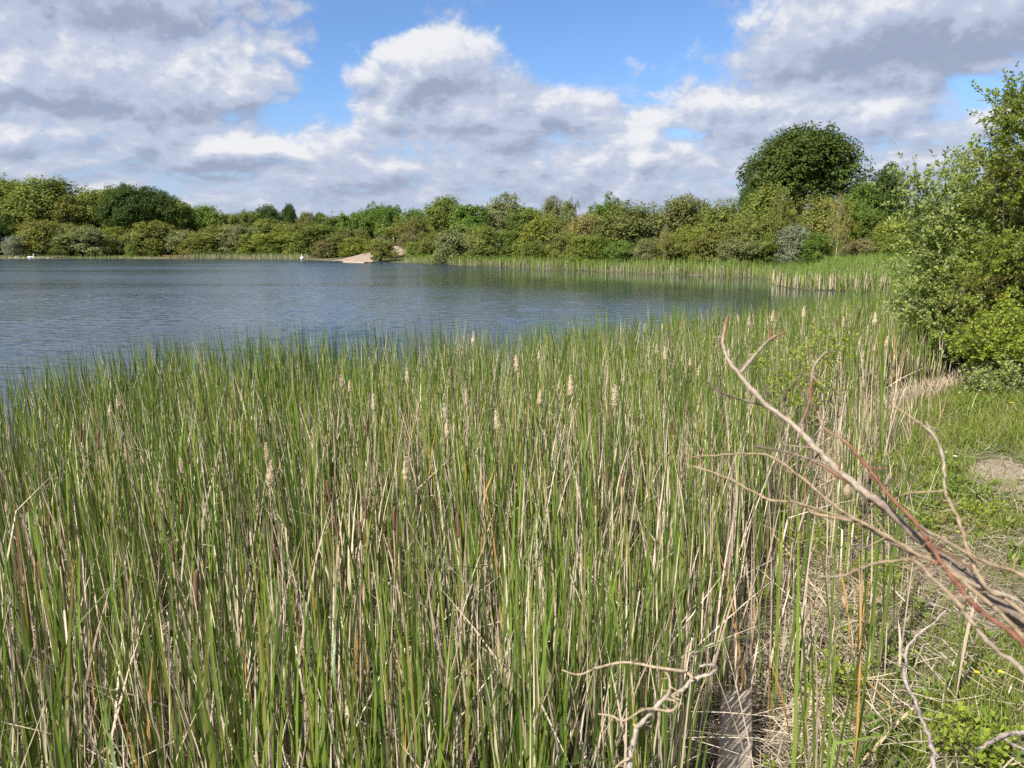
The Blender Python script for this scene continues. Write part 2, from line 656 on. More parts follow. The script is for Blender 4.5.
def build_ground():
    nr, na = 190, 420
    rr = np.concatenate([np.geomspace(0.25, 30, 120), np.geomspace(31, 4000, nr - 120)])
    th = np.linspace(0, 2 * math.pi, na, endpoint=False)
    # more columns in front
    th = th + 0.55 * np.sin(th)
    X = rr[:, None] * -np.sin(th + math.pi)[None] * -1
    Y = rr[:, None] * -np.cos(th + math.pi)[None]
    P = np.stack([X.ravel(), Y.ravel()], 1)
    z = ground_z(P)
    dw = edge_dist(WET, P) * np.where(inside(WET, P), -1, 1)
    c_mud = np.array([0.035, 0.029, 0.021])
    c_soil = np.array([0.20, 0.165, 0.12])
    c_turf = np.array([0.085, 0.10, 0.035])
    w = np.clip((dw + 0.2) / 0.5, 0, 1)[:, None]
    t = np.clip(0.45 + 0.6 * wob(P, 1.3, 2) + np.clip((dw - 1.2) / 2, -0.4, 0.4), 0, 1)[:, None]
    C = c_mud * (1 - w) + w * (c_soil * (1 - t) + c_turf * t)
    V = np.stack([P[:, 0], P[:, 1], z], 1)
    i, j = np.meshgrid(np.arange(nr - 1), np.arange(na), indexing='ij')
    jj = (j + 1) % na
    F = np.stack([i * na + j, (i + 1) * na + j, (i + 1) * na + jj, i * na + jj], -1).reshape(-1, 4)
    nV = len(V)
    V = np.vstack([V, [0, 0, on_ground(0, 0)]])
    C = np.vstack([C, c_soil])
    cap = [(nV, k, (k + 1) % na, (k + 2) % na) for k in range(0, na, 2)]
    me = mesh_arr('ground', V, np.vstack([F, cap]), C)
    tag(obj('ground', me, M['ground']), kind='structure')


build_ground()


def build_water():
    """the lake surface with real wavelets; the grid is finest near the reeds and coarsens with distance"""
    ys = [0.8, 4.0, 7.0]
    while ys[-1] < 330:
        y = ys[-1]
        ys.append(y + max(0.045, y * y / 5600.0) if y < 75 else y + (y * 0.03))
    ys = np.array(ys)
    cs = np.concatenate([[-60, -12, -4, -1.6], np.linspace(-0.98, 0.80, 1300), [1.2, 3, 20]])
    X = ys[:, None] * cs[None]
    X = np.clip(X, -420, 70)
    Y = np.repeat(ys[:, None], len(cs), 1)
    Z = np.zeros_like(X)
    wr = np.random.default_rng(77)
    n = 44
    lam = np.exp(wr.uniform(math.log(0.15), math.log(1.5), n))
    dirn = R(258) + wr.normal(size=n) * R(36)
    sl = 0.135 * math.sqrt(2.0 / n) * (1 + 0.3 * wr.normal(size=n))
    for l, d, k in zip(lam, dirn, sl):
        kk = 2 * math.pi / l
        Z += k / kk * np.sin(kk * (X * math.cos(d) + Y * math.sin(d)) + wr.uniform(0, 6.28))
    P = np.column_stack([X.ravel(), Y.ravel()])
    gust = (0.80 + 0.35 * wob(P, 0.11, 3) + 0.2 * wob(P * np.array([0.4, 1]), 0.5, 1)).reshape(X.shape)
    calm = np.clip((np.hypot(X - 30, Y - 78) - 18) / 40, 0.18, 1)
    Z *= np.clip(gust, 0.3, 1.3) * calm * np.clip((110 - Y) / 50, 0, 1) * np.clip((6.0 + np.abs(X) * 0 + Y) / 12, 0.6, 1)
    V = np.column_stack([X.ravel(), Y.ravel(), Z.ravel()])
    nx = len(cs)
    i, j = np.meshgrid(np.arange(len(ys) - 1), np.arange(nx - 1), indexing='ij')
    F = np.stack([i * nx + j, i * nx + j + 1, (i + 1) * nx + j + 1, (i + 1) * nx + j], -1).reshape(-1, 4)
    tag(obj('water', mesh_arr('water', V, F), M['water']), kind='structure')


build_water()


def sheet(name, pts_mid, widths, mat, lift=0.012, nx=17):
    """an irregular strip draped over the ground; the material breaks its edge up"""
    mid = smooth_path(pts_mid, 60)
    T = np.gradient(mid, axis=0)
    T /= np.linalg.norm(T, axis=1)[:, None]
    nrm = np.stack([-T[:, 1], T[:, 0]], 1)
    n = len(mid)
    w = np.interp(np.arange(n), np.linspace(0, n - 1, len(widths)), widths) * 1.35
    u = np.linspace(-1, 1, nx)
    P = (mid[:, None] + nrm[:, None] * (u[None, :, None] * w[:, None, None] * 0.5)).reshape(-1, 2)
    z = ground_z(P) + lift
    V = np.column_stack([P, z])
    ends = np.minimum(np.arange(n)[::-1] / 8.0, 1)
    e = ((1 - np.abs(u))[None, :] * ends[:, None]).reshape(-1, 1)
    i, j = np.meshgrid(np.arange(n - 1), np.arange(nx - 1), indexing='ij')
    F = np.stack([i * nx + j, i * nx + j + 1, (i + 1) * nx + j + 1, (i + 1) * nx + j], -1).reshape(-1, 4)
    return tag(obj(name, mesh_arr(name, V, F, np.repeat(e, 3, 1)), mat), kind='structure')


def path_mat():
    mt, nt, out = new_mat('trodden_earth')
    N, L = nt.nodes, nt.links
    at = N.new('ShaderNodeAttribute')
    at.attribute_name = 'col'
    tc = N.new('ShaderNodeTexCoord')

    def nz(scale, detail):
        n = N.new('ShaderNodeTexNoise')
        n.inputs['Scale'].default_value = scale
        n.inputs['Detail'].default_value = detail
        n.inputs['Roughness'].default_value = 0.7
        L.new(tc.outputs['Object'], n.inputs['Vector'])
        return n.outputs[0]
    a, b = nz(11, 9), nz(38, 6)
    ma = N.new('ShaderNodeMath')
    ma.operation = 'MULTIPLY_ADD'
    L.new(a, ma.inputs[0])
    ma.inputs[1].default_value = 1.3
    L.new(at.outputs['Fac'], ma.inputs[2])
    mr = N.new('ShaderNodeMapRange')
    mr.inputs[1].default_value, mr.inputs[2].default_value = 0.86, 0.98
    L.new(ma.outputs[0], mr.inputs[0])
    cr = N.new('ShaderNodeMix')
    cr.data_type = 'RGBA'
    m2 = N.new('ShaderNodeMapRange')
    m2.inputs[1].default_value, m2.inputs[2].default_value = 0.35, 0.65
    L.new(b, m2.inputs[0])
    L.new(m2.outputs[0], cr.inputs[0])
    cr.inputs[6].default_value = (0.20, 0.16, 0.112, 1)
    cr.inputs[7].default_value = (0.36, 0.30, 0.215, 1)
    p = N.new('ShaderNodeBsdfPrincipled')
    L.new(cr.outputs[2], p.inputs['Base Color'])
    p.inputs['Roughness'].default_value = 0.95
    p.inputs['Specular IOR Level'].default_value = 0.1
    bm = N.new('ShaderNodeBump')
    bm.inputs['Strength'].default_value = 0.8
    bm.inputs['Distance'].default_value = 0.025
    L.new(b, bm.inputs['Height'])
    L.new(bm.outputs[0], p.inputs['Normal'])
    t = N.new('ShaderNodeBsdfTransparent')
    ms = N.new('ShaderNodeMixShader')
    L.new(mr.outputs[0], ms.inputs[0])
    L.new(t.outputs[0], ms.inputs[1])
    L.new(p.outputs[0], ms.inputs[2])
    L.new(ms.outputs[0], out.inputs[0])
    return mt


M['dirt'] = path_mat()
sheet('path', PATH_MID, [1.3, 1.0, 0.75, 0.3], M['dirt'])
q = [at_z(1080, 800, 1.05)[:2], at_z(1010, 758, 1.0)[:2], at_z(965, 745, 0.95)[:2]]
sheet('path', smooth_path(q, 16), [0.5, 0.32, 0.1], M['dirt'])


# sandy bank on the far side, left of the middle
def far_strip(name, pix, Yd, mat, hw):
    mid = smooth_path([at_y(px, 250, Y)[:2] for (px, Y) in zip(pix, Yd)], 20)
    return sheet(name, mid, hw, mat, lift=0.25)


def sandbank():
    # a slope of bare sand facing the lake: bottom edge at the water, top edge several metres up
    lo = [at_z(x, y, 0.15) for x, y in ((332, 261.0), (345, 261.6), (358, 262.0), (370, 262.2))]
    hi = [at_y(347, 257.8, lo[0][1] + 3), at_y(354, 256.0, lo[1][1] + 5), at_y(363, 253.6, lo[2][1] + 8), at_y(371, 251.6, lo[3][1] + 10)]
    n, k = 14, 8
    lo, hi = smooth_path(lo, n), smooth_path(hi, n)
    V = []
    for a, b in zip(lo, hi):
        for t in np.linspace(0, 1, k):
            V.append(a * (1 - t) + b * t + np.array([rng.normal() * 0.2, rng.normal() * 0.2, rng.normal() * 0.05]))
    F = [(i * k + j, i * k + j + 1, (i + 1) * k + j + 1, (i + 1) * k + j) for i in range(n - 1) for j in range(k - 1)]
    tag(obj('sand_slope', mesh_arr('sand_slope', V, F), M['sand']), kind='structure')
    lo = [at_y(x, y, 172) for x, y in ((386, 254.5), (396, 254.8), (407, 254.3))]
    hi = [at_y(x, y, 177) for x, y in ((388, 248), (397, 246), (404, 247.5))]
    lo, hi = smooth_path(lo, n), smooth_path(hi, n)
    V = []
    for a, b in zip(lo, hi):
        for t in np.linspace(0, 1, k):
            V.append(a * (1 - t) + b * t + np.array([rng.normal() * 0.2, rng.normal() * 0.2, rng.normal() * 0.05]))
    tag(obj('sand_slope', mesh_arr('sand_slope', V, F), M['sand']), kind='structure')


sandbank()


# ------------------------------------------------------------------ blades: one vectorised ribbon maker for reeds, grass and straw
def blades(base, h, w, az, th0, th1, face, twist, C0, C1, nseg=5, kink=None, kt=0.6, wprof=None):
    """base (n,3); h length; th0 lean at the foot, th1 extra lean at the tip; kink: sudden extra bend at fraction kt"""
    n = len(base)
    t = np.linspace(0, 1, nseg + 1)
    tm = (t[:-1] + t[1:]) / 2
    th = th0[:, None] + th1[:, None] * tm[None] ** 2
    if kink is not None:
        th = th + kink[:, None] * (tm[None] > (kt[:, None] if np.ndim(kt) else kt))
    ds = (h / nseg)[:, None]
    rx = np.concatenate([np.zeros((n, 1)), np.cumsum(np.sin(th) * ds, 1)], 1)
    rz = np.concatenate([np.zeros((n, 1)), np.cumsum(np.cos(th) * ds, 1)], 1)
    ctr = np.empty((n, nseg + 1, 3))
    ctr[..., 0] = base[:, None, 0] + rx * np.cos(az)[:, None]
    ctr[..., 1] = base[:, None, 1] + rx * np.sin(az)[:, None]
    ctr[..., 2] = base[:, None, 2] + rz
    if wprof is None:
        wprof = np.interp(t, [0, 0.15, 0.6, 0.88, 1], [0.75, 1, 0.9, 0.5, 0.06])
    fa = face[:, None] + twist[:, None] * t[None]
    side = np.stack([np.cos(fa), np.sin(fa), np.zeros_like(fa)], -1)
    off = side * (w[:, None] * wprof[None] * 0.5)[..., None]
    V = np.stack([ctr - off, ctr + off], 2).reshape(-1, 3)
    s = (nseg + 1) * 2
    k = np.arange(nseg) * 2
    f = np.stack([k, k + 1, k + 3, k + 2], 1)
    F = (np.arange(n)[:, None, None] * s + f[None]).reshape(-1, 4)
    C = C0[:, None] * (1 - t)[None, :, None] + C1[:, None] * t[None, :, None]
    C = np.repeat(C, 2, 1).reshape(-1, 3)
    return V, F, C


def U(a, b, n):
    return rng.uniform(a, b, n)


def green_cols(n, lift=1.0):
    k = rng.random(n)[:, None]
    a = np.array([0.036, 0.076, 0.012])
    b = np.array([0.165, 0.240, 0.032])
    c = (a * (1 - k) + b * k) * U(0.8, 1.2, n)[:, None] * lift
    base = c * 0.75 + np.array([0.07, 0.07, 0.025])
    return base, c


def dry_cols(n):
    k = rng.random(n)[:, None]
    a = np.array([0.68, 0.58, 0.44])
    b = np.array([0.36, 0.28, 0.205])
    c = (a * (1 - k) + b * k) * U(0.8, 1.15, n)[:, None]
    o = rng.random(n) < 0.025
    c[o] = np.array([0.50, 0.27, 0.09])
    return c * 0.9, c


def reed_green(base, hmul=1.0, nseg=5, wmul=1.0, spread=0.05):
    n = len(base)
    az = np.where(rng.random(n) < 0.42, U(2.5, 3.8, n), U(0, 6.28, n))
    h = U(1.35, 1.95, n) * hmul
    c0, c1 = green_cols(n)
    yel = rng.random(n) < 0.12
    c1[yel] = c1[yel] * 0.4 + np.array([0.30, 0.27, 0.06]) * 0.6
    b = base + np.column_stack([rng.normal(size=(n, 2)) * spread, np.zeros(n)])
    kink = np.where(rng.random(n) < 0.07, U(0.7, 1.7, n), 0)
    return blades(b, h, U(0.010, 0.019, n) * wmul, az, U(0.0, 0.10, n), U(0.0, 0.30, n) * U(0.2, 1, n), U(0, 3.14, n), rng.normal(size=n) * 0.9, c0, c1,
                  nseg, kink, U(0.55, 0.85, n))


def reed_dry(base, hmul=1.0, nseg=5, wmul=1.0, spread=0.05):
    n = len(base)
    az = U(0, 6.28, n)
    h = np.where(rng.random(n) < 0.70, U(1.0, 1.80, n), U(0.4, 1.0, n)) * hmul
    c0, c1 = dry_cols(n)
    b = base + np.column_stack([rng.normal(size=(n, 2)) * spread, np.zeros(n)])
    kink = np.where(rng.random(n) < 0.22, U(0.6, 2.1, n), 0)
    return blades(b, h, U(0.006, 0.017, n) * wmul, az, np.abs(rng.normal(size=n)) * 0.10, U(0.0, 0.35, n), U(0, 3.14, n), rng.normal(size=n) * 1.5, c0, c1,
                  nseg, kink, U(0.35, 0.8, n))


# ------------------------------------------------------------------ near reed bed
def in_view(P, margin):
    a = np.abs(P[:, 0] / np.maximum(P[:, 1], 0.3))
    return (a < 0.70 + margin) & (P[:, 1] > 0.5)


def reed_points(dens, r0, r1, margin=0.12):
    """reed feet in the marsh between the lake and the bank, between two distances"""
    x0, x1 = -0.9 * r1, min(0.8 * r1, 30)
    n = int(dens * (x1 - x0) * r1)
    P = np.column_stack([U(x0, x1, n), U(0.6, r1, n)])
    r = np.linalg.norm(P, axis=1)
    ok = (r >= r0) & (r < r1) & in_view(P, margin)
    P = P[ok]
    wet = inside(WET, P)
    dl = edge_dist(LAKE, P) * np.where(inside(LAKE, P), -1, 1)
    db = edge_dist(np.array(BANK), P, False)
    # thin out at both edges, plus open gaps inside
    gap = wob(P, 0.9, 4) + 0.6 * wob(P, 2.7, 9)
    pk = np.clip(0.66 + 0.75 * gap, 0.05, 1)
    pk = np.where(P[:, 1] > 6.0, np.maximum(pk, 0.50), pk)
    lake_in = rng.random(len(P)) < 0.5 * np.clip((dl + 0.9) / 0.9, 0, 1)
    fr_ = np.where((P[:, 1] > 4.6) & (P[:, 1] < 11), 0.20, 0.06)
    fringe = (~wet) & (db < 1.3) & (rng.random(len(P)) < fr_ * (1 - db / 1.3) * np.clip(0.6 + 0.9 * wob(P, 3.1, 2), 0, 1))
    right = P[:, 0] > 0.6
    pk = np.where(wet & right & (db < 0.55), pk * (0.3 + db), pk)
    ok = ((wet & (dl > 0)) | (wet & lake_in) | fringe) & (rng.random(len(P)) < pk)
    ok &= (edge_dist(np.array([[1.22, 3.6], [1.33, 4.5]]), P, False) > 0.22)
    P = P[ok]
    view = np.abs(P[:, 0] / P[:, 1] - 0.295) < 0.05
    P = P[~(view & (P[:, 1] > 2.2) & (P[:, 1] < 4.0))]
    return np.column_stack([P, np.maximum(ground_z(P), -0.25)])


R_NEAR = 4.4


def build_reed_bed():
    acc_g, acc_d = Acc(), Acc()
    for (r0, r1, dens, ng, nd, seg, wm) in ((R_NEAR, 9, 42, 4, 8, 5, 1.05), (9, 16, 36, 5, 7, 4, 1.05), (16, 30, 20, 5, 7, 3, 1.5), (30, 62, 6, 6, 4, 2, 3.0)):
        P = reed_points(dens, r0, r1)
        tall = 1.0 + 0.10 * wob(P[:, :2], 0.55, 6)
        acc_g.add(*reed_green(np.repeat(P, ng, 0), np.repeat(tall, ng), seg, wm, 0.06))
        dl = edge_dist(LAKE, P[:, :2]) * np.where(inside(LAKE, P[:, :2]), -1, 1)
        kp = np.clip(0.25 + 0.30 * dl, 0.15, 1) * np.where(P[:, 0] < -2, 0.75, 1)
        k_ = np.repeat(np.arange(len(P)), nd)
        k_ = k_[rng.random(len(k_)) < kp[k_]]
        acc_d.add(*reed_dry(P[k_], tall[k_], seg, wm, 0.08))
    o = obj('reed_bed', acc_g.mesh('reed_bed'), M['reed'])
    tag(o, 'broad bed of tall green reeds growing between the lake and the near bank', 'reeds', kind='stuff')
    d = obj('dried_reed_leaves', acc_d.mesh('dried_reed_leaves'), M['dry'])
    tag(d, 'straw coloured dead reed leaves standing all through the near green reed bed', 'dead reeds', kind='stuff')


build_reed_bed()


def build_near_reeds():
    protos = []
    for k in range(14):
        z = np.zeros((1, 3))
        n = int(rng.integers(4, 7))
        g = mesh_arr('leaves', *reed_green(np.repeat(z, n, 0), 1.0, 7, 1.1, 0.045))
        n2 = int(rng.integers(7, 14))
        d = mesh_arr('dried_leaves', *reed_dry(np.repeat(z, n2, 0), 1.0, 6, 1.05, 0.07))
        protos.append((g, d))
    P = reed_points(46, 0.9, R_NEAR, 0.2)
    # those lying in the frame come first
    vis = (CAMZ - 1.7) / np.maximum(P[:, 1], 0.1) < 0.80
    P = P[vis]
    P = P[np.argsort(np.linalg.norm(P[:, :2], axis=1))]
    for i, p in enumerate(P):
        g, d = protos[i % 14]
        e = empty('reed_plant', p)
        e.rotation_euler = (0, 0, random.uniform(0, 6.28))
        s = random.uniform(0.88, 1.1)
        e.scale = (1, 1, s)
        obj('leaves', g, M['reed'], e)
        obj('dried_leaves', d, M['dry'], e)
        tag(e, 'tall reed plant with green and straw leaves close to the camera', 'reed', 'reed plants along the bottom of the picture')
    return len(P)


n_near = build_near_reeds()
print('near reeds', n_near)


# ------------------------------------------------------------------ dark tangle of fallen stalks at the foot of the reeds and pale litter on the bank
def lying(P, lmin, lmax, wmin, wmax, tilt, cols):
    n = len(P)
    c0, c1 = cols(n)
    return blades(P, U(lmin, lmax, n), U(wmin, wmax, n), U(0, 6.28, n), np.pi / 2 - np.abs(rng.normal(size=n)) * tilt, U(-0.3, 0.3, n), U(0, 3.14, n),
                  rng.normal(size=n), c0, c1, 3, None, 0.5, np.array([1, 1, 0.9, 0.6]))


def path_keep(P):
    d = np.full(len(P), 9.0)
    for q_, w in ((PATH_MID, 0.18), (smooth_path([at_z(1000, 580, 1.05)[:2], at_z(960, 545, 1.02)[:2], at_z(905, 500, 1.0)[:2]], 10), 0.10),
                  (smooth_path([at_z(1080, 800, 1.05)[:2], at_z(1010, 758, 1.0)[:2], at_z(965, 745, 0.95)[:2]], 10), 0.20)):
        d = np.minimum(d, edge_dist(q_, P, False) - w)
    return d


def build_litter():
    acc = Acc()
    n = 9000
    P = np.column_stack([U(-8, 7, n), U(1.4, 12, n)])
    P = P[in_view(P, 0.1) & inside(WET, P)]
    acc.add(*lying(np.column_stack([P, ground_z(P) + U(0.0, 0.22, len(P))]), 0.2, 0.9, 0.005, 0.012, 0.25, dry_cols))
    n = 60000
    P = np.column_stack([U(0.8, 7.0, n), U(2.4, 11, n)])
    dw = edge_dist(np.array(BANK), P, False)
    pr = np.where(inside(WET, P), np.exp(-dw / 0.6), np.exp(-np.maximum(dw - 0.25, 0) / 0.50))
    near = np.clip(1.25 - np.linalg.norm(P - np.array([1.9, 4.3]), axis=1) / 4.5, 0.25, 1)
    P = P[rng.random(n) < pr * near]
    acc.add(*lying(np.column_stack([P, ground_z(P) + U(0.004, 0.07, len(P))]), 0.08, 0.5, 0.004, 0.011, 0.12, dry_cols))
    n = 26000
    P = np.column_stack([U(2.2, 7.0, n), U(4.0, 9.5, n)])
    c1_ = at_z(955, 535, 1.0)[:2]
    pr = np.exp(-(np.linalg.norm((P - c1_) * np.array([1.0, 0.8]), axis=1) / 1.3) ** 2) + 0.14 + 0.25 * (path_keep(P) < 0.15)
    P = P[(~inside(WET, P)) & (rng.random(n) < pr * np.clip(0.5 + 0.8 * wob(P, 2.4, 4), 0, 1))]
    acc.add(*lying(np.column_stack([P, ground_z(P) + U(0.004, 0.05, len(P))]), 0.05, 0.25, 0.004, 0.010, 0.15, lambda k: tuple(v * 0.75 for v in dry_cols(k))))
    tag(obj('reed_litter', acc.mesh('reed_litter'), M['dry']), 'pale litter of broken reed stalks lying along the foot of the bank', 'reed litter', kind='stuff')


build_litter()


# ------------------------------------------------------------------ grass and weeds on the bank
def bank_points(n, x0, x1, y0, y1):
    P = np.column_stack([U(x0, x1, n), U(y0, y1, n)])
    ok = (~inside(WET, P)) & (P[:, 0] / P[:, 1] < 1.5)
    return P[ok]


def bare(P):
    # trodden, litter covered places on the bank: 0 bare, 1 grown over
    r = np.ones(len(P))
    for px_, py_, w_ in ((955, 530, 0.85), (880, 480, 0.6), (1010, 560, 0.6), (880, 715, 0.45), (985, 762, 0.35)):
        c_ = at_z(px_, py_, 1.0)[:2]
        r = np.minimum(r, 1 - 0.92 * np.exp(-(np.linalg.norm(P - c_, axis=1) / w_) ** 2))
    return np.clip(r + 0.22 * wob(P, 5.3, 21), 0, 1)


def build_grass():
    acc, dry = Acc(), Acc()
    for (n, y0, y1, x1, hm, wm) in ((150000, 2.0, 6.5, 7.0, 1.0, 1.0), (130000, 6.5, 16, 15, 1.15, 1.5), (9000, 16, 34, 26, 2.0, 4)):
        P = bank_points(n, 1.0, x1, y0, y1)
        dw = edge_dist(np.array(BANK), P, False)
        tuft = 0.55 + 0.5 * wob(P, 2.3, 1) + 0.35 * wob(P, 6.1, 8)
        keep = np.clip((dw - 0.25) / 1.1, 0.05, 1) * np.clip(tuft, 0.06, 1) * np.clip(path_keep(P) / 0.2 + 0.15, 0.02, 1)
        keep = np.where(P[:, 1] > 7.5, np.maximum(keep, np.clip(path_keep(P) / 0.2, 0.02, 0.9)), keep)
        P = P[rng.random(len(P)) < keep * bare(P)]
        m_ = len(P)
        dw = edge_dist(np.array(BANK), P, False)
        lush = np.clip((P[:, 1] - 6.0) / 4, 0, 1)
        h = U(0.04, 0.15, m_) * (1 + 0.5 * lush) * hm
        k = rng.random(m_)[:, None]
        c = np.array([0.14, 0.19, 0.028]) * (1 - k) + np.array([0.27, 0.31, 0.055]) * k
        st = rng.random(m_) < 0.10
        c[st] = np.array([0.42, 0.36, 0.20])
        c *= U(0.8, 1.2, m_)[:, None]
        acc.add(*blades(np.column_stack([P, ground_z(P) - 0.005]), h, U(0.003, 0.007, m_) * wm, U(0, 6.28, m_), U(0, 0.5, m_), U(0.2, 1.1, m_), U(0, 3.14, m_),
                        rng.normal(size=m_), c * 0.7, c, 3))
    # dry straw grass where the bank meets the reeds
    n = 130000
    P = np.column_stack([U(1.6, 13, n), U(4.5, 18, n)])
    dw = edge_dist(np.array(BANK), P, False) * np.where(inside(WET, P), -1, 1)
    pr = np.exp(-((dw - 0.35) / 0.55) ** 2) * np.clip((P[:, 1] - 5.5) / 4, 0.12, 1) * np.clip(0.6 + 0.6 * wob(P, 1.4, 7), 0.1, 1)
    P = P[rng.random(n) < pr * 0.95]
    m_ = len(P)
    c0, c1 = dry_cols(m_)
    c0, c1 = c0 * 0.85, c1 * 0.85
    c1 = c1 * np.array([1.0, 0.98, 0.92])
    dry.add(*blades(np.column_stack([P, ground_z(P)]), U(0.15, 0.55, m_), U(0.004, 0.008, m_) * np.clip(P[:, 1] / 7, 1, 2), U(0, 6.28, m_), U(0, 0.5, m_), U(0, 1.0, m_),
                    U(0, 3.14, m_), rng.normal(size=m_), c0, c1, 3))
    n = 60000
    P = np.column_stack([U(1.3, 13, n), U(4.4, 17, n)])
    dw = edge_dist(np.array(BANK), P, False) * np.where(inside(WET, P), -1, 1)
    pr = np.exp(-((dw - 0.25) / 0.75) ** 2) * np.clip(0.25 + 0.9 * wob(P, 1.9, 15), 0.0, 1) * np.clip((P[:, 1] - 4.2) / 1.5, 0.1, 1)
    P = P[rng.random(n) < pr * 0.55 * np.where(P[:, 1] > 8.5, 0.35, 1) * bare(P)]
    m_ = len(P)
    k = rng.random(m_)[:, None]
    c = (np.array([0.085, 0.145, 0.022]) * (1 - k) + np.array([0.22, 0.27, 0.045]) * k) * U(0.8, 1.2, m_)[:, None]
    acc.add(*blades(np.column_stack([P, ground_z(P) - 0.01]), U(0.18, 0.55, m_), U(0.004, 0.009, m_) * np.clip(P[:, 1] / 7, 1, 2), U(0, 6.28, m_), U(0, 0.4, m_), U(0.1, 1.1, m_),
                    U(0, 3.14, m_), rng.normal(size=m_), c * 0.75, c, 4))
    tag(obj('grass', acc.mesh('grass'), M['grass']), 'short green grass covering the bank beside the path', 'grass', kind='stuff')
    c1_ = at_z(888, 267, 0.8)[:2]
    m_ = 1800
    P = c1_ + rng.normal(size=(m_, 2)) * np.array([2.0, 2.0])
    c0, c1 = dry_cols(m_)
    dry.add(*blades(np.column_stack([P, ground_z(P)]), U(0.6, 1.3, m_), U(0.02, 0.05, m_), U(0, 6.28, m_), U(0, 0.3, m_), U(0, 0.6, m_), U(0, 3.14, m_), rng.normal(size=m_),
                    c0 * np.array([0.8, 0.62, 0.5]), c1 * np.array([0.8, 0.62, 0.5]), 3))
    tag(obj('dry_grass', dry.mesh('dry_grass'), M['dry']), 'straw coloured dry grass along the edge of the reeds on the right', 'dry grass', kind='stuff')


build_grass()


def leaf_quads(P, L, nrm, d, ln, wd, C, fold=0.25):
    """pointed leaves: centre rib and two sides; P foot, d direction, nrm face normal"""
    n = len(P)
    side = np.cross(d, nrm)
    side /= np.linalg.norm(side, axis=1)[:, None] + 1e-9
    nn = np.cross(side, d)
    ln, wd = ln[:, None], wd[:, None]
    a = P
    b = P + d * ln
    mL = P + d * ln * 0.45 + side * wd * 0.5 + nn * wd * fold
    mR = P + d * ln * 0.45 - side * wd * 0.5 + nn * wd * fold
    V = np.stack([a, mL, b, mR], 1).reshape(-1, 3)
    F = np.arange(n * 4).reshape(-1, 4)
    return V, F, np.repeat(C, 4, 0)


def unit(v):
    return v / (np.linalg.norm(v, axis=-1)[..., None] + 1e-9)


def build_weeds():
    """broad leaves of low plants between the grass: ground cover"""
    P = bank_points(9000, 1.0, 7.5, 2.4, 13)
    dw = edge_dist(np.array(BANK), P, False)
    keep = np.clip(0.25 + 0.9 * wob(P, 1.7, 12), 0.03, 1) * np.clip((dw - 0.1) / 0.4, 0.25, 1) * np.clip(path_keep(P) / 0.3, 0, 1)
    P = P[rng.random(len(P)) < keep * np.clip(bare(P) + 0.15, 0, 1)]
    k = 9
    m_ = len(P) * k
    B = np.repeat(np.column_stack([P, ground_z(P)]), k, 0)
    a = U(0, 6.28, m_)
    up = U(0.15, 1.3, m_)
    d = unit(np.column_stack([np.cos(a), np.sin(a), up]))
    B = B + d * U(0.0, 0.06, m_)[:, None]
    g = rng.random(m_)[:, None]
    C = np.array([0.09, 0.155, 0.024]) * (1 - g) + np.array([0.22, 0.29, 0.045]) * g
    nrm = unit(np.column_stack([-np.cos(a) * 0.6, -np.sin(a) * 0.6, np.ones(m_)]) + rng.normal(size=(m_, 3)) * 0.25)
    acc = Acc()
    acc.add(*leaf_quads(B, None, nrm, d, U(0.04, 0.10, m_), U(0.015, 0.035, m_), C))
    tag(obj('ground_cover', acc.mesh('ground_cover', False), M['grass']), 'low broad leaved weeds growing among the bank grass', 'weeds', kind='stuff')


build_weeds()


# ------------------------------------------------------------------ far reed fringes
def fringe(name, line, depth, dens, label, hm=1.0, side=1, wmin=0.05, wmax=0.10, dryf=0.45):
    line = np.asarray(line)
    seg = np.linalg.norm(np.diff(line, axis=0), axis=1)
    cum = np.concatenate([[0], np.cumsum(seg)])
    n = int(cum[-1] * depth * dens)
    s = U(0, cum[-1], n)
    i = np.clip(np.searchsorted(cum, s) - 1, 0, len(seg) - 1)
    f = ((s - cum[i]) / seg[i])[:, None]
    p = line[i] * (1 - f) + line[i + 1] * f
    T = unit(line[i + 1] - line[i])
    nr = np.stack([-T[:, 1], T[:, 0]], 1) * side
    off = U(-0.3, depth, n)
    p = p + nr * (off + 0.5 * wob(p, 0.5, 3))[:, None]
    dr = rng.random(n) < dryf
    z = np.clip(ground_z(p), -0.1, 2)
    b = np.column_stack([p, z])
    h = np.where(dr, U(0.7, 1.35, n), U(1.2, 1.8, n)) * hm * (1 + 0.12 * wob(p, 0.3, 2))
    g0, g1 = green_cols(n, 1.15)
    d0, d1 = dry_cols(n)
    d0, d1 = d0 * 0.55, d1 * 0.66
    C0 = np.where(dr[:, None], d0, g0)
    C1 = np.where(dr[:, None], d1, g1)
    me = mesh_arr(name, *blades(b, h, U(wmin, wmax, n), U(0, 6.28, n), U(0, 0.12, n), U(0, 0.3, n), U(-0.9, 0.9, n), rng.normal(size=n) * 0.3, C0, C1, 2))
    tag(obj(name, me, M['reed']), label, 'reeds', kind='stuff')


fringe('reed_fringe', FAR[0:10], 6.0, 12, 'green band of reeds along the far shore below the mixed trees', side=-1, wmin=0.04, wmax=0.08, dryf=0.36)
fringe('reed_fringe', FAR[12:15], 5.0, 7, 'low pale reeds on the far shore left of the sandy slope', side=-1, dryf=0.6, hm=1.1)
fringe('reed_fringe', FAR[14:18], 3.0, 4, 'thin strip of green waterside growth at the far left shore', side=-1, dryf=0.35, hm=0.7)


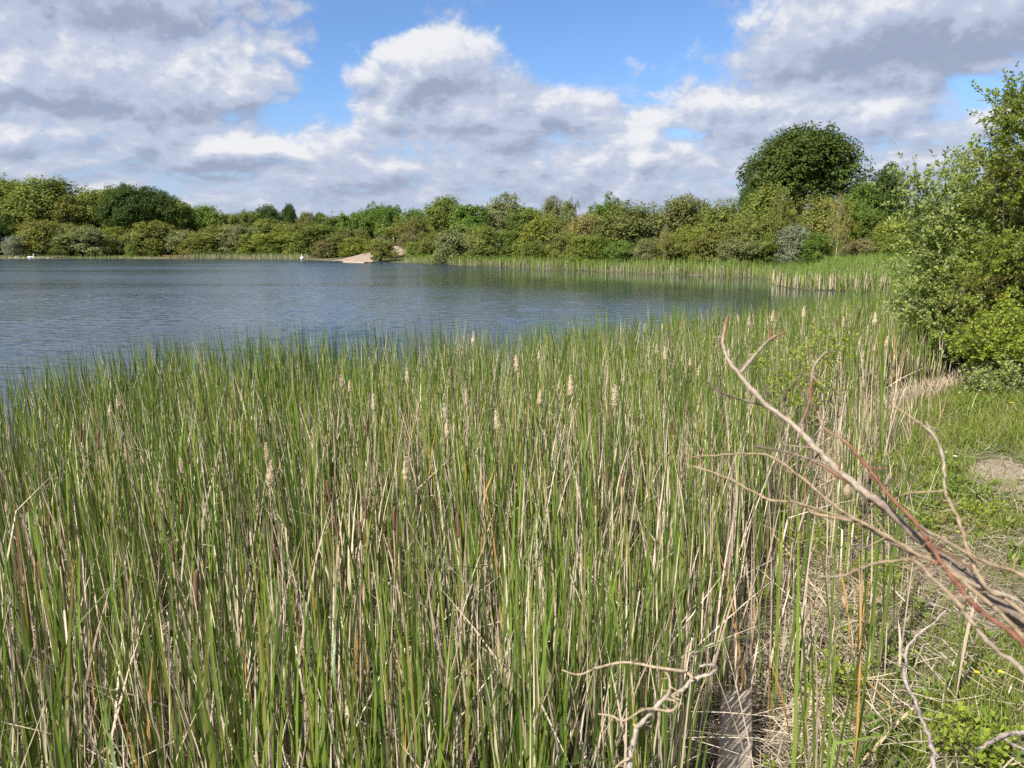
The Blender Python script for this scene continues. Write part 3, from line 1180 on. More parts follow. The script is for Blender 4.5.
def spit_reeds():
    poly = np.array([SPIT[0], SPIT[1], SPIT[2], SPIT[3], SPIT[4], SPIT[5], SPIT[6], SPIT[7], at_z(850, 272, 0.3)[:2], at_z(920, 275, 0.3)[:2], at_z(960, 290, 0.2)[:2]])
    lo, hi = poly.min(0), poly.max(0)
    n = 26000
    p = np.column_stack([U(lo[0], hi[0], n), U(lo[1], hi[1], n)])
    p = p[inside(poly, p)]
    n = len(p)
    dr = rng.random(n) < 0.42
    b = np.column_stack([p, np.clip(ground_z(p), -0.1, 1)])
    h = np.where(dr, U(0.7, 1.4, n), U(1.2, 1.8, n)) * (1 + 0.12 * wob(p, 0.5, 2))
    g0, g1 = green_cols(n, 1.15)
    d0, d1 = dry_cols(n)
    me = mesh_arr('reed_spit', *blades(b, h, U(0.03, 0.06, n), U(0, 6.28, n), U(0, 0.12, n), U(0, 0.3, n), U(-0.9, 0.9, n), rng.normal(size=n) * 0.3,
                                       np.where(dr[:, None], d0, g0), np.where(dr[:, None], d1, g1), 3))
    tag(obj('reed_spit', me, M['reed']), 'tongue of green and straw reeds reaching into the lake on the right', 'reeds', kind='stuff')


spit_reeds()


# ------------------------------------------------------------------ bulrushes: stalk and seed head, one thing each
def head_mesh(r, fluffy):
    acc = Acc()
    L = 0.21 if fluffy else 0.17
    n = 14
    t = np.linspace(0, 1, n)
    if fluffy:
        prof = 0.020 * np.interp(t, [0, 0.12, 0.35, 0.6, 0.8, 1], [0.35, 1.05, 1.2, 0.85, 0.45, 0.1]) * (1 + 0.16 * r.normal(size=n))
        c = np.array([0.62, 0.51, 0.36])
    else:
        prof = 0.0105 * np.interp(t, [0, 0.08, 0.5, 0.92, 1], [0.35, 1, 1.02, 0.95, 0.25]) * (1 + 0.05 * r.normal(size=n))
        c = np.array([0.17, 0.095, 0.06])
    pts = np.column_stack([0.006 * np.sin(t * 3), 0.004 * np.cos(t * 4), t * L])
    tube(acc, pts, prof, 10, c, wob=0.16 if fluffy else 0.05)
    if fluffy:
        m_ = 900
        tt = r.random(m_)
        a = r.uniform(0, 6.28, m_)
        rr = np.interp(tt, t, prof)
        d = unit(np.column_stack([np.cos(a), np.sin(a), r.normal(size=m_) * 0.7]))
        B = np.column_stack([np.cos(a) * rr * 0.9, np.sin(a) * rr * 0.9, tt * L])
        g = r.random(m_)[:, None]
        C = np.array([0.82, 0.73, 0.57]) * (1 - g) + np.array([0.62, 0.49, 0.34]) * g
        acc.add(*leaf_quads(B, None, unit(r.normal(size=(m_, 3))), d, r.uniform(0.006, 0.018, m_), r.uniform(0.003, 0.007, m_), C))
    return acc.mesh('seed_head')


hr = np.random.default_rng(5)
HEAD_F = [head_mesh(hr, True) for _ in range(4)]
HEAD_B = [head_mesh(hr, False) for _ in range(3)]


def stalk_mesh(H):
    acc = Acc()
    t = np.linspace(0, 1, 9)
    pts = np.column_stack([0.03 * np.sin(t * 2.2), 0.02 * t ** 2, t * H])
    tube(acc, pts, 0.006 - 0.0025 * t, 5, (0.46, 0.37, 0.22))
    return acc.mesh('stalk')


STALK = stalk_mesh(1.0)
nb = [0]


def bulrush(px, py, zc, fluffy, label, group=None, s=1.0, Y=None):
    p = at_z(px, py, zc) if Y is None else at_y(px, py, Y)
    g = min(on_ground(p[0], p[1]), p[2] - 0.6)
    g = max(g, -0.3)
    hl = (0.105 if fluffy else 0.085) * s
    e = empty('bulrush', (p[0] - 0.02, p[1] - 0.02, g))
    H = p[2] - hl - g
    st = obj('stalk', STALK, M['dry'], e)
    st.scale = (1, 1, H)
    k = nb[0]
    nb[0] += 1
    hd = obj('seed_head', HEAD_F[k % 4] if fluffy else HEAD_B[k % 3], M['fluff'] if fluffy else M['dry'], e, (0.0243, 0.02, H - 0.004))
    hd.scale = (s, s, s)
    hd.rotation_euler = (random.uniform(-0.12, 0.12), random.uniform(-0.12, 0.12), random.uniform(0, 6))
    tag(e, label, 'bulrush', group)


bulrush(498, 421, 1.62, True, 'largest fluffy pale bulrush head, standing out in the middle of the reeds', s=1.0)
bulrush(473, 338, 1.72, True, 'fluffy cream bulrush head showing alone against the lake above the reeds', s=1.0)
bulrush(466, 397, 1.68, True, 'short round cream bulrush head up and left of the largest fluffy head', s=0.85)
bulrush(517, 363, 1.75, True, 'slender cream bulrush head above the largest fluffy head', s=1.0)
bulrush(539, 355, 1.74, True, 'faint cream bulrush head just below the water line in the middle', s=0.7)
bulrush(539, 397, 1.7, True, 'cream bulrush head with a long tip right of the largest fluffy head', s=0.9)
bulrush(571, 385, 1.72, True, 'tall tapered cream bulrush head at the centre right of the reeds', s=1.1)
bulrush(614, 396, 1.70, True, 'long narrow cream bulrush head standing right of centre', s=1.1)
bulrush(444, 413, 1.7, True, 'upper of two cream bulrush heads left of the largest fluffy head', s=0.9)
bulrush(447, 428, 1.66, True, 'lower ragged cream bulrush head left of the largest fluffy head', s=0.8)
bulrush(374, 402, 1.7, True, 'small buff bulrush head among reeds left of centre', s=0.8)
bulrush(406, 468, 1.55, True, 'tattered buff bulrush head low down left of the middle', s=0.9)
bulrush(407, 375, 1.74, True, 'thin buff bulrush head near the lake left of the middle', s=0.8)
bulrush(444, 339, 1.75, False, 'slim brown bulrush spike beside the cream head against the lake')
bulrush(804, 312, 1.75, True, 'cream bulrush head on a tall stalk near the calm corner of the lake', s=1.3)
bulrush(772, 316, 1.75, True, 'shorter cream bulrush head in front of the calm corner of the lake', s=1.2)
bulrush(749, 321, 1.75, True, 'cream bulrush head between the two tips of the bare branch', s=1.1)
bulrush(875, 318, 1.8, True, 'cream bulrush head nearest the pale green willow', s=1.3)
bulrush(843, 322, 1.75, True, 'small cream bulrush head in the reeds below the reed spit', s=1.1)
bulrush(330, 490, 1.5, False, 'dark brown upright bulrush spike left of centre in the reeds')
bulrush(97, 440, 1.62, False, 'dark brown bulrush spike in the left of the reeds near the lake')
bulrush(337, 528, 1.45, False, 'dark brown bulrush spike below another left of centre')
bulrush(458, 525, 1.45, False, 'stout dark brown bulrush spike in the lower middle of the reeds')
bulrush(38, 575, 1.45, False, 'drooping brown bulrush spike at the lower left')
bulrush(195, 590, 1.42, False, 'ragged brown bulrush spike at the lower left among dead stalks', s=1.3)
bulrush(80, 432, 1.65, False, 'thin brown bulrush spike close to the left edge by the water')
rr_ = random.Random(8)
GROUPS = [('cream', True, 'small cream bulrush head in the distant reeds on the right', 'distant cream bulrush heads on the right', (640, 900), (312, 372), 15),
          ('brown', False, 'thin brown bulrush spike among the reeds right of the middle', 'brown bulrush spikes right of the middle', (520, 720), (380, 520), 18),
          ('brown', False, 'thin brown bulrush spike in the reeds on the left', 'brown bulrush spikes on the left', (20, 430), (395, 560), 30),
          ('cream', True, 'frayed buff bulrush head in the reeds on the left', 'frayed buff bulrush heads on the left', (60, 430), (375, 480), 8)]
for (_, fl, lab, gp, xr, yr, n) in GROUPS:
    for i in range(n):
        x, y = rr_.uniform(*xr), rr_.uniform(*yr)
        if x > 640 and y < 300 + (900 - x) * 0.08:
            y += 14
        bulrush(x, y, rr_.uniform(1.5, 1.75) if y < 430 else rr_.uniform(1.35, 1.55), fl, lab, gp, rr_.uniform(0.6, 0.95))


# ------------------------------------------------------------------ far trees
def crown_mesh(seed, kind):
    r = np.random.default_rng(seed)
    P = {  # centre height, radii, lobes, lobe size, leaf, lowest
        'dome': (0.57, (0.48, 0.48, 0.40), 58, (0.10, 0.20), 0.0145, 45000),
        'round': (0.56, (0.43, 0.43, 0.40), 34, (0.14, 0.23), 0.021, 17000),
        'shrub': (0.44, (0.46, 0.46, 0.50), 40, (0.12, 0.23), 0.021, 17000),
        'loose': (0.54, (0.44, 0.44, 0.44), 40, (0.09, 0.18), 0.020, 14000),
        'tall': (0.55, (0.40, 0.40, 0.46), 36, (0.11, 0.20), 0.020, 16000),
        'spiky': (0.52, (0.42, 0.42, 0.42), 34, (0.10, 0.20), 0.020, 15000),
        'thin': (0.60, (0.32, 0.32, 0.38), 26, (0.06, 0.13), 0.017, 3600)}[kind]
    cz, rad, nl, ls, leaf, nleaf = P
    rad = np.array(rad)
    u = unit(r.normal(size=(nl, 3)))
    u[:, 2] = np.where(u[:, 2] < -0.55, -u[:, 2], u[:, 2])
    k = r.uniform(0.58, 0.82, nl) if kind == 'dome' else r.uniform(0.45, 0.80, nl) if kind == 'round' else r.uniform(0.35, 0.88, nl)
    c = np.array([0, 0, cz]) + u * rad * k[:, None]
    lr = r.uniform(*ls, nl)
    if kind == 'spiky':
        top = c[:, 2] > 0.6
        c[top, 2] += r.uniform(0, 0.12, top.sum())
        lr[top] *= 0.7
    if kind == 'shrub':
        a = r.uniform(0, 6.28, 16)
        rr = r.uniform(0.22, 0.40, 16)
        c = np.vstack([c, np.column_stack([np.cos(a) * rr, np.sin(a) * rr, r.uniform(0.08, 0.26, 16)])])
        lr = np.append(lr, r.uniform(0.10, 0.17, 16))
        nl += 16
    c = np.vstack([c, [[0, 0, cz], [0, 0, cz - 0.12]]])
    lr = np.append(lr, [0.24, 0.26])
    nl += 2
    # clumps on lobes
    nc = 60 if kind == 'dome' else 30
    cu = unit(r.normal(size=(nl, nc, 3)) + np.array([0, 0, 0.35]))
    cc = c[:, None] + cu * lr[:, None, None] * r.uniform(0.65, 1.05, (nl, nc, 1))
    cr = lr[:, None] * (r.uniform(0.16, 0.30, (nl, nc)) if kind == 'dome' else r.uniform(0.22, 0.40, (nl, nc)))
    cb = r.normal(size=(nl, nc)) * 0.13
    lb = r.normal(size=(nl, 1)) * 0.10
    cc, cr, cb = cc.reshape(-1, 3), cr.ravel(), (cb + lb).ravel()
    w = cr ** 2
    i = r.choice(len(cc), nleaf, p=w / w.sum())
    d = unit(r.normal(size=(nleaf, 3)))
    p = cc[i] + d * (cr[i] * r.uniform(0.35, 1.0, nleaf))[:, None]
    if kind in ('shrub',):
        p[:, 2] = np.where(p[:, 2] < 0, np.abs(p[:, 2]) * 0.5, p[:, 2])
    else:
        keep = p[:, 2] > 0.08
        p, d, i = p[keep], d[keep], i[keep]
    n = len(p)
    outw = unit(p - np.array([0, 0, cz - 0.1]))
    nrm = unit(outw * 0.6 + d * 0.5 + np.array([0, 0, 0.35]) + r.normal(size=(n, 3)) * 0.42)
    dr = unit(np.cross(nrm, r.normal(size=(n, 3))))
    sz = leaf * r.uniform(0.7, 1.4, n)
    b = (1 + cb[i] + r.normal(size=n) * 0.09)[:, None]
    hue = r.normal(size=n)[:, None]
    C = np.clip(b, 0.5, 1.7) * (1 + hue * np.array([0.10, 0.0, -0.05]))
    V, F, C = leaf_quads(p, None, nrm, dr, sz * 1.3, sz, np.clip(C, 0.2, 2), 0.15)
    return mesh_arr('crown', V, F, C, smooth=False)


def trunk_mesh(seed, kind):
    r = np.random.default_rng(seed + 100)
    acc = Acc()
    base = 0.030 if kind != 'thin' else 0.009
    top = 0.75 if kind in ('dome', 'round', 'tall', 'spiky', 'loose') else (0.95 if kind == 'thin' else 0.5)
    t = np.linspace(0, 1, 9)
    pts = np.column_stack([0.02 * np.sin(t * 4 + seed), 0.02 * np.cos(t * 3 + seed) - 0.02, t * top - 0.03])
    tube(acc, pts, base * (1.25 - 1.05 * t) * (1 + 0.5 * np.exp(-t * 14)), 8)
    nb_ = 10 if kind != 'thin' else 14
    for k in range(nb_):
        z0 = top * r.uniform(0.2 if kind != 'thin' else 0.35, 0.85)
        i0 = np.array([np.interp(z0, pts[:, 2], pts[:, 0]), np.interp(z0, pts[:, 2], pts[:, 1]), z0])
        a = r.uniform(0, 6.28)
        L = r.uniform(0.2, 0.36) if kind != 'thin' else r.uniform(0.1, 0.22)
        s = np.linspace(0, 1, 6)[:, None]
        d = np.array([math.cos(a), math.sin(a), r.uniform(0.3, 1.0)])
        q_ = i0 + d * L * s + np.array([0, 0, 0.10]) * s ** 2 + r.normal(size=(6, 3)) * 0.008 * s
        tube(acc, q_, base * 0.42 * (1 - 0.85 * s[:, 0]), 5)
    return acc.mesh('trunk')


CR, TK = {}, {}
for kd, cnt in (('dome', 2), ('round', 3), ('shrub', 4), ('loose', 3), ('tall', 2), ('spiky', 2), ('thin', 2)):
    CR[kd] = [crown_mesh(31 * i + len(kd) * 7 + ord(kd[0]), kd) for i in range(cnt)]
    TK[kd] = [trunk_mesh(31 * i + len(kd) * 7 + ord(kd[0]), kd) for i in range(cnt)]

TINT = {'mid': (0.145, 0.185, 0.040), 'dark': (0.062, 0.100, 0.024), 'green': (0.125, 0.190, 0.036), 'olive': (0.185, 0.200, 0.050), 'yellow': (0.200, 0.225, 0.042),
        'brown': (0.172, 0.178, 0.056), 'grey': (0.195, 0.215, 0.092), 'bright': (0.170, 0.225, 0.044), 'blossom': (0.235, 0.245, 0.155), 'pink': (0.205, 0.195, 0.085),
        'buff': (0.23, 0.22, 0.08), 'oak': (0.080, 0.122, 0.027)}
nt_ = {}


def tree(px, top, wpx, Y, kind, tint, label, group=None, cat=None, depth=None, basez=None, trunk_col=None):
    g = at_y(px, top, Y)
    x = g[0]
    bz = on_ground(x, Y) if basez is None else basez
    H = (g[2] - bz) / (0.97 if kind != 'shrub' else 0.98)
    W = wpx / FPX * Y * 1.04
    k = nt_.get(kind, 0)
    nt_[kind] = k + 1
    me = CR[kind][k % len(CR[kind])]
    tk = TK[kind][k % len(TK[kind])]
    nm = 'shrub' if kind == 'shrub' else ('birch_tree' if kind == 'thin' else 'tree')
    e = empty(nm, (x, Y, bz))
    e.rotation_euler = (0, 0, random.uniform(0, 6.28))
    e.scale = (W, W if depth is None else depth, H)
    c = obj('crown', me, M['crown'], e)
    t = obj('trunk', tk, M['bark'] if trunk_col is None else trunk_col, e)
    v = random.uniform(0.9, 1.1)
    c.color = (TINT[tint][0] * v * random.uniform(0.93, 1.07), TINT[tint][1] * v, TINT[tint][2] * v, 1)
    tag(e, label, cat or ('shrub' if kind == 'shrub' else 'tree'), group)
    return e


# back row, far left to the middle
tree(10, 178, 62, 240, 'round', 'mid', 'tall green tree at the left edge behind the far shore shrubs')
tree(-30, 184, 70, 236, 'round', 'olive', 'olive tree cut off by the left edge on the far shore')
tree(47, 182, 84, 232, 'round', 'mid', 'broad rounded green tree second from the left edge of the far wood')
tree(22, 196, 60, 226, 'loose', 'olive', 'yellowish tree in front of the two tall trees at the left edge')
tree(70, 198, 50, 228, 'loose', 'olive', 'olive tree between the broad rounded tree and the dark oak on the left')
tree(98, 188, 62, 234, 'round', 'mid', 'green tree with a lumpy top just left of the dark far oak')
tree(118, 192, 56, 229, 'tall', 'mid', 'mid green tree leaning on the left side of the dark far oak')
tree(138, 186, 72, 226, 'dome', 'dark', 'dark green oak, the darkest crown in the far wood on the left')
tree(172, 201, 46, 228, 'round', 'mid', 'tree stepping down right of the dark far oak on the left')
tree(186, 205, 36, 235, 'loose', 'grey', 'grey green tree at the right foot of the far left wood')
tree(203, 208, 44, 232, 'round', 'green', 'rounded green tree filling the dip right of the far left wood')
tree(228, 211, 48, 232, 'loose', 'mid', 'green tree above the pale reeds left of the round dark crown')
tree(252, 210, 40, 260, 'round', 'mid', 'flat topped tree far back left of the round dark crown')
tree(268, 208, 34, 262, 'round', 'dark', 'dark tree beside the small round dark crown on the skyline')
tree(288, 206.5, 17, 300, 'dome', 'dark', 'small round dark tree alone on the skyline')
tree(306, 214, 24, 300, 'round', 'brown', 'low brownish tree on the skyline right of the small round dark tree')
tree(319, 213, 14, 310, 'dome', 'dark', 'tiny dark tree on the skyline near the pylons')
tree(272, 220, 60, 226, 'loose', 'olive', 'olive tree below the small round dark tree on the skyline')
tree(305, 222, 56, 222, 'loose', 'brown', 'brownish tree under the skyline left of the pylons')
# front shrubs, far left shore
tree(-12, 214, 60, 216, 'shrub', 'dark', 'dark shrub at the left edge of the far shore')
tree(14, 236, 24, 209, 'shrub', 'blossom', 'small pale blossoming bush at the water near the left edge')
tree(38, 217, 58, 216, 'shrub', 'olive', 'large olive shrub near the left edge of the far shore')
tree(72, 218, 44, 217, 'shrub', 'brown', 'brownish shrub below the broad rounded tree on the left')
tree(66, 234, 34, 212, 'shrub', 'mid', 'low green shrub on the shore right of the pale blossoming bush')
tree(92, 227, 60, 213, 'shrub', 'grey', 'wide grey green willow shrub on the far left shore')
tree(110, 224, 34, 215, 'shrub', 'yellow', 'yellow green shrub behind the wide grey green willow shrub')
tree(126, 230, 28, 215, 'shrub', 'pink', 'dull pinkish shrub below the dark far oak')
tree(132, 243, 15, 209, 'shrub', 'bright', 'smallest light green bush at the water below the dark far oak')
tree(153, 221, 62, 215, 'shrub', 'olive', 'large rounded olive shrub below the right of the dark far oak')
tree(156, 236, 26, 211, 'shrub', 'bright', 'light green bush in front of the large rounded olive shrub')
tree(182, 226, 48, 214, 'shrub', 'grey', 'grey green shrub above the brown timber edging')
tree(197, 236, 40, 209, 'shrub', 'olive', 'olive shrub just right of the brown timber edging')
tree(214, 226, 46, 211, 'shrub', 'olive', 'olive shrub behind the left end of the pale far reeds')
tree(236, 222, 46, 211, 'shrub', 'grey', 'grey green shrub with a pale trunk above the pale far reeds')
tree(258, 230, 46, 208, 'shrub', 'yellow', 'yellow green shrub above the middle of the pale far reeds')
tree(283, 227, 52, 206, 'shrub', 'yellow', 'broad yellow green shrub left of the upright swan')
tree(272, 240, 30, 204, 'shrub', 'mid', 'small dark hollowed shrub above the pale far reeds')
tree(318, 222, 56, 200, 'shrub', 'mid', 'tall green shrub behind the upright swan')
tree(300, 238, 34, 202, 'shrub', 'olive', 'low olive shrub behind the upright swan')
tree(332, 238, 40, 192, 'shrub', 'pink', 'greyish pink shrub left of the sandy slope')
# around the sandy slope
tree(335, 214, 54, 215, 'loose', 'mid', 'green tree just below the two pylons')
tree(352, 210, 42, 205, 'spiky', 'green', 'spiky bright tree left of the dark pair above the sandy slope')
tree(370, 205, 34, 203, 'spiky', 'green', 'left tree of the fresh green pair above the sandy slope')
tree(386, 204, 36, 200, 'round', 'green', 'right darker tree of the fresh green pair above the sandy slope')
tree(350, 228, 50, 192, 'shrub', 'brown', 'brownish shrub above the sandy slope')
tree(357, 235, 36, 184, 'shrub', 'yellow', 'yellow olive shrub on the top of the sandy slope')
tree(380, 234, 34, 163, 'shrub', 'olive', 'rounded willow bush at the right side of the sandy slope', basez=0.4)
tree(402, 219, 46, 192, 'shrub', 'olive', 'olive shrub behind the upper patch of bare sand')
tree(420, 216, 44, 186, 'shrub', 'brown', 'brown tinged hawthorn right of the upper patch of bare sand')
tree(416, 240, 26, 165, 'shrub', 'bright', 'small light green bush right of the upper patch of bare sand')
tree(410, 228, 30, 178, 'shrub', 'pink', 'rusty shrub between the bare sand and the large grey willow')
tree(415, 212, 40, 200, 'round', 'green', 'smooth green tree on the skyline left of the central wood')
# central wood
tree(444, 200, 52, 165, 'round', 'mid', 'dense green tree at the left of the central wood')
tree(470, 201, 58, 158, 'spiky', 'green', 'bright green tree with radiating limbs in the central wood')
tree(504, 195, 50, 160, 'loose', 'grey', 'grey green tree standing highest in the central wood')
tree(528, 206, 44, 152, 'round', 'mid', 'green tree right of the highest grey green tree in the central wood')
tree(456, 226, 50, 141, 'shrub', 'grey', 'left half of the large grey willow hanging over the central shore')
tree(484, 225, 46, 134, 'shrub', 'olive', 'right greener willow hanging over the central shore', basez=0.3)
tree(512, 226, 40, 134, 'shrub', 'mid', 'dark shrub in the shade right of the two shore willows')
tree(432, 226, 30, 158, 'shrub', 'olive', 'slim olive shrub left of the two shore willows')
tree(553, 196, 30, 165, 'loose', 'grey', 'small blue green tree on the skyline right of the central wood')
tree(570, 198, 24, 160, 'loose', 'grey', 'thin topped tree beside the small blue green skyline tree')
tree(546, 213, 60, 130, 'shrub', 'yellow', 'yellow olive shrub in the middle of the central wood')
tree(566, 232, 40, 117, 'shrub', 'olive', 'low olive shrub at the far reeds in the picture middle')
tree(586, 210, 46, 122, 'shrub', 'buff', 'buff tinged hawthorn right of the yellow olive shrub')
tree(562, 212, 40, 128, 'shrub', 'brown', 'brownish hawthorn top behind the yellow olive shrub')
tree(535, 240, 34, 122, 'shrub', 'mid', 'low green shrub at the reeds right of the shore willows')
# right hand wood
tree(606, 197, 46, 124, 'spiky', 'green', 'fresh green tree with a pointed top left of the long hedge')
tree(628, 203, 70, 116, 'shrub', 'brown', 'wide brown tinged hawthorn in the long hedge')
tree(590, 232, 50, 110, 'shrub', 'bright', 'bright green shrub low in the hedge by the far reeds')
tree(620, 236, 46, 107, 'shrub', 'green', 'dense green shrub low beneath the wide brown tinged hawthorn')
tree(650, 206, 44, 116, 'shrub', 'grey', 'grey green shrub with a bare pale stem in the hedge')
tree(652, 238, 44, 104, 'shrub', 'pink', 'reddish brown shrub low in the hedge beneath the bare pale stem')
tree(685, 190, 58, 114, 'shrub', 'brown', 'tall round hawthorn brown with faded blossom left of the great oak')
tree(690, 219, 44, 103, 'shrub', 'yellow', 'yellowest shrub in the hedge below the tall round hawthorn')
tree(672, 236, 40, 101, 'shrub', 'olive', 'low olive shrub beneath the yellowest shrub in the hedge')
tree(722, 200, 54, 108, 'shrub', 'olive', 'olive hawthorn between the tall round hawthorn and the great oak')
tree(712, 230, 50, 99, 'shrub', 'olive', 'lower olive shrub beneath the olive hawthorn')
tree(744, 210, 56, 102, 'shrub', 'olive', 'broad olive sallow below the left side of the great oak')
tree(740, 236, 50, 95, 'shrub', 'grey', 'grey olive shrub at the reeds below the broad olive sallow')
tree(806, 133, 118, 128, 'dome', 'oak', 'great domed oak towering over the hedge on the right')
tree(752, 178, 30, 126, 'loose', 'dark', 'ragged low limb tree at the left foot of the great oak')
tree(770, 190, 60, 114, 'round', 'mid', 'green tree under the left edge of the great oak')
tree(892, 163, 42, 112, 'loose', 'dark', 'dark green tree between the great oak and the near willow')
tree(868, 186, 50, 112, 'round', 'green', 'green tree under the right edge of the great oak')
tree(820, 196, 56, 106, 'shrub', 'olive', 'brown olive shrub below the middle of the great oak')
tree(780, 205, 50, 100, 'shrub', 'olive', 'olive shrub behind the pale blossoming hawthorn')
tree(796, 217, 40, 93, 'shrub', 'blossom', 'pale shrub covered in whitish blossom below the great oak')
tree(768, 234, 34, 94, 'shrub', 'mid', 'dark hollow shrub left of the shrub covered in whitish blossom')
tree(818, 232, 36, 91, 'shrub', 'green', 'dark green shrub between the whitish blossom shrub and the slender birch')
tree(846, 196, 36, 93, 'loose', 'yellow', 'pale yellow green tree just behind the slender birch')
tree(866, 205, 52, 98, 'shrub', 'green', 'fresh green shrub right of the slender birch')
tree(860, 234, 40, 89, 'shrub', 'pink', 'tawny shrub low at the right of the slender birch')
tree(900, 212, 56, 92, 'shrub', 'yellow', 'yellow green shrub beside the near willow in the distance')
tree(890, 234, 46, 88, 'shrub', 'bright', 'light green shrub low on the far bank beside the near willow')
tree(940, 205, 60, 96, 'shrub', 'mid', 'green shrub seen through the near willow')
tree(985, 200, 70, 96, 'shrub', 'mid', 'green shrub hidden behind the near hawthorn', cat='shrub')
tree(1050, 190, 80, 90, 'shrub', 'mid', 'green shrub beyond the right edge behind the near hawthorn')

# pale stems
M['birch'] = solid_mat('birch_bark', (0.62, 0.58, 0.52), (0.35, 0.32, 0.28), 3, 0.8, 0.3, (1, 1, 3))
M['palewood'] = solid_mat('pale_stem', (0.45, 0.40, 0.30), (0.32, 0.28, 0.21), 3, 0.8, 0.3)
tree(840, 196, 30, 84, 'thin', 'buff', 'slender young birch with a pale trunk standing at the reeds', trunk_col=M['birch'], cat='tree', basez=0.3)
tree(665, 222, 18, 99, 'thin', 'buff', 'bare pale stem standing in front of the hedge', trunk_col=M['palewood'], cat='tree')
tree(782, 190, 34, 97, 'thin', 'olive', 'thin half bare sapling left above the whitish blossom shrub', trunk_col=M['palewood'], cat='tree')
tree(236, 222, 14, 206, 'thin', 'grey', 'pale leaning trunk above the pale far reeds', trunk_col=M['palewood'], cat='tree')

# far-off wood filling the ground behind everything
acc = Acc()
base_me = CR['round'][0]
nv = len(base_me.vertices)
bv = np.empty(nv * 3, dtype=np.float32)
base_me.vertices.foreach_get('co', bv)
bv = bv.reshape(-1, 3)[::1]
fr = np.random.default_rng(3)
for k in range(46):
    px = -120 + k * 28 + fr.uniform(-8, 8)
    Y = 300 if px < 330 else (235 if px < 560 else 165)
    top = np.interp(px, [-120, 180, 220, 330, 420, 560, 760, 1200], [196, 212, 218, 221, 217, 210, 205, 200]) + fr.uniform(-3, 3)
    g = at_y(px, top, Y)
    s = fr.uniform(16, 24) * (Y / 300)
    pick = fr.permutation(nv // 4)[:3000]
    idx = (pick[:, None] * 4 + np.arange(4)).ravel()
    a = fr.uniform(0, 6.28)
    v = bv[idx] * np.array([s, s, g[2] - 1.5])
    v = np.column_stack([v[:, 0] * math.cos(a) - v[:, 1] * math.sin(a) + g[0], v[:, 0] * math.sin(a) + v[:, 1] * math.cos(a) + Y, v[:, 2] + 1.5])
    acc.add(v, np.arange(len(v)).reshape(-1, 4), np.array([0.10, 0.125, 0.036]) * fr.uniform(0.8, 1.2))
tag(obj('distant_wood', acc.mesh('distant_wood', False), M['shrub']), 'distant wood closing the gaps behind the trees round the lake', 'wood', kind='stuff')


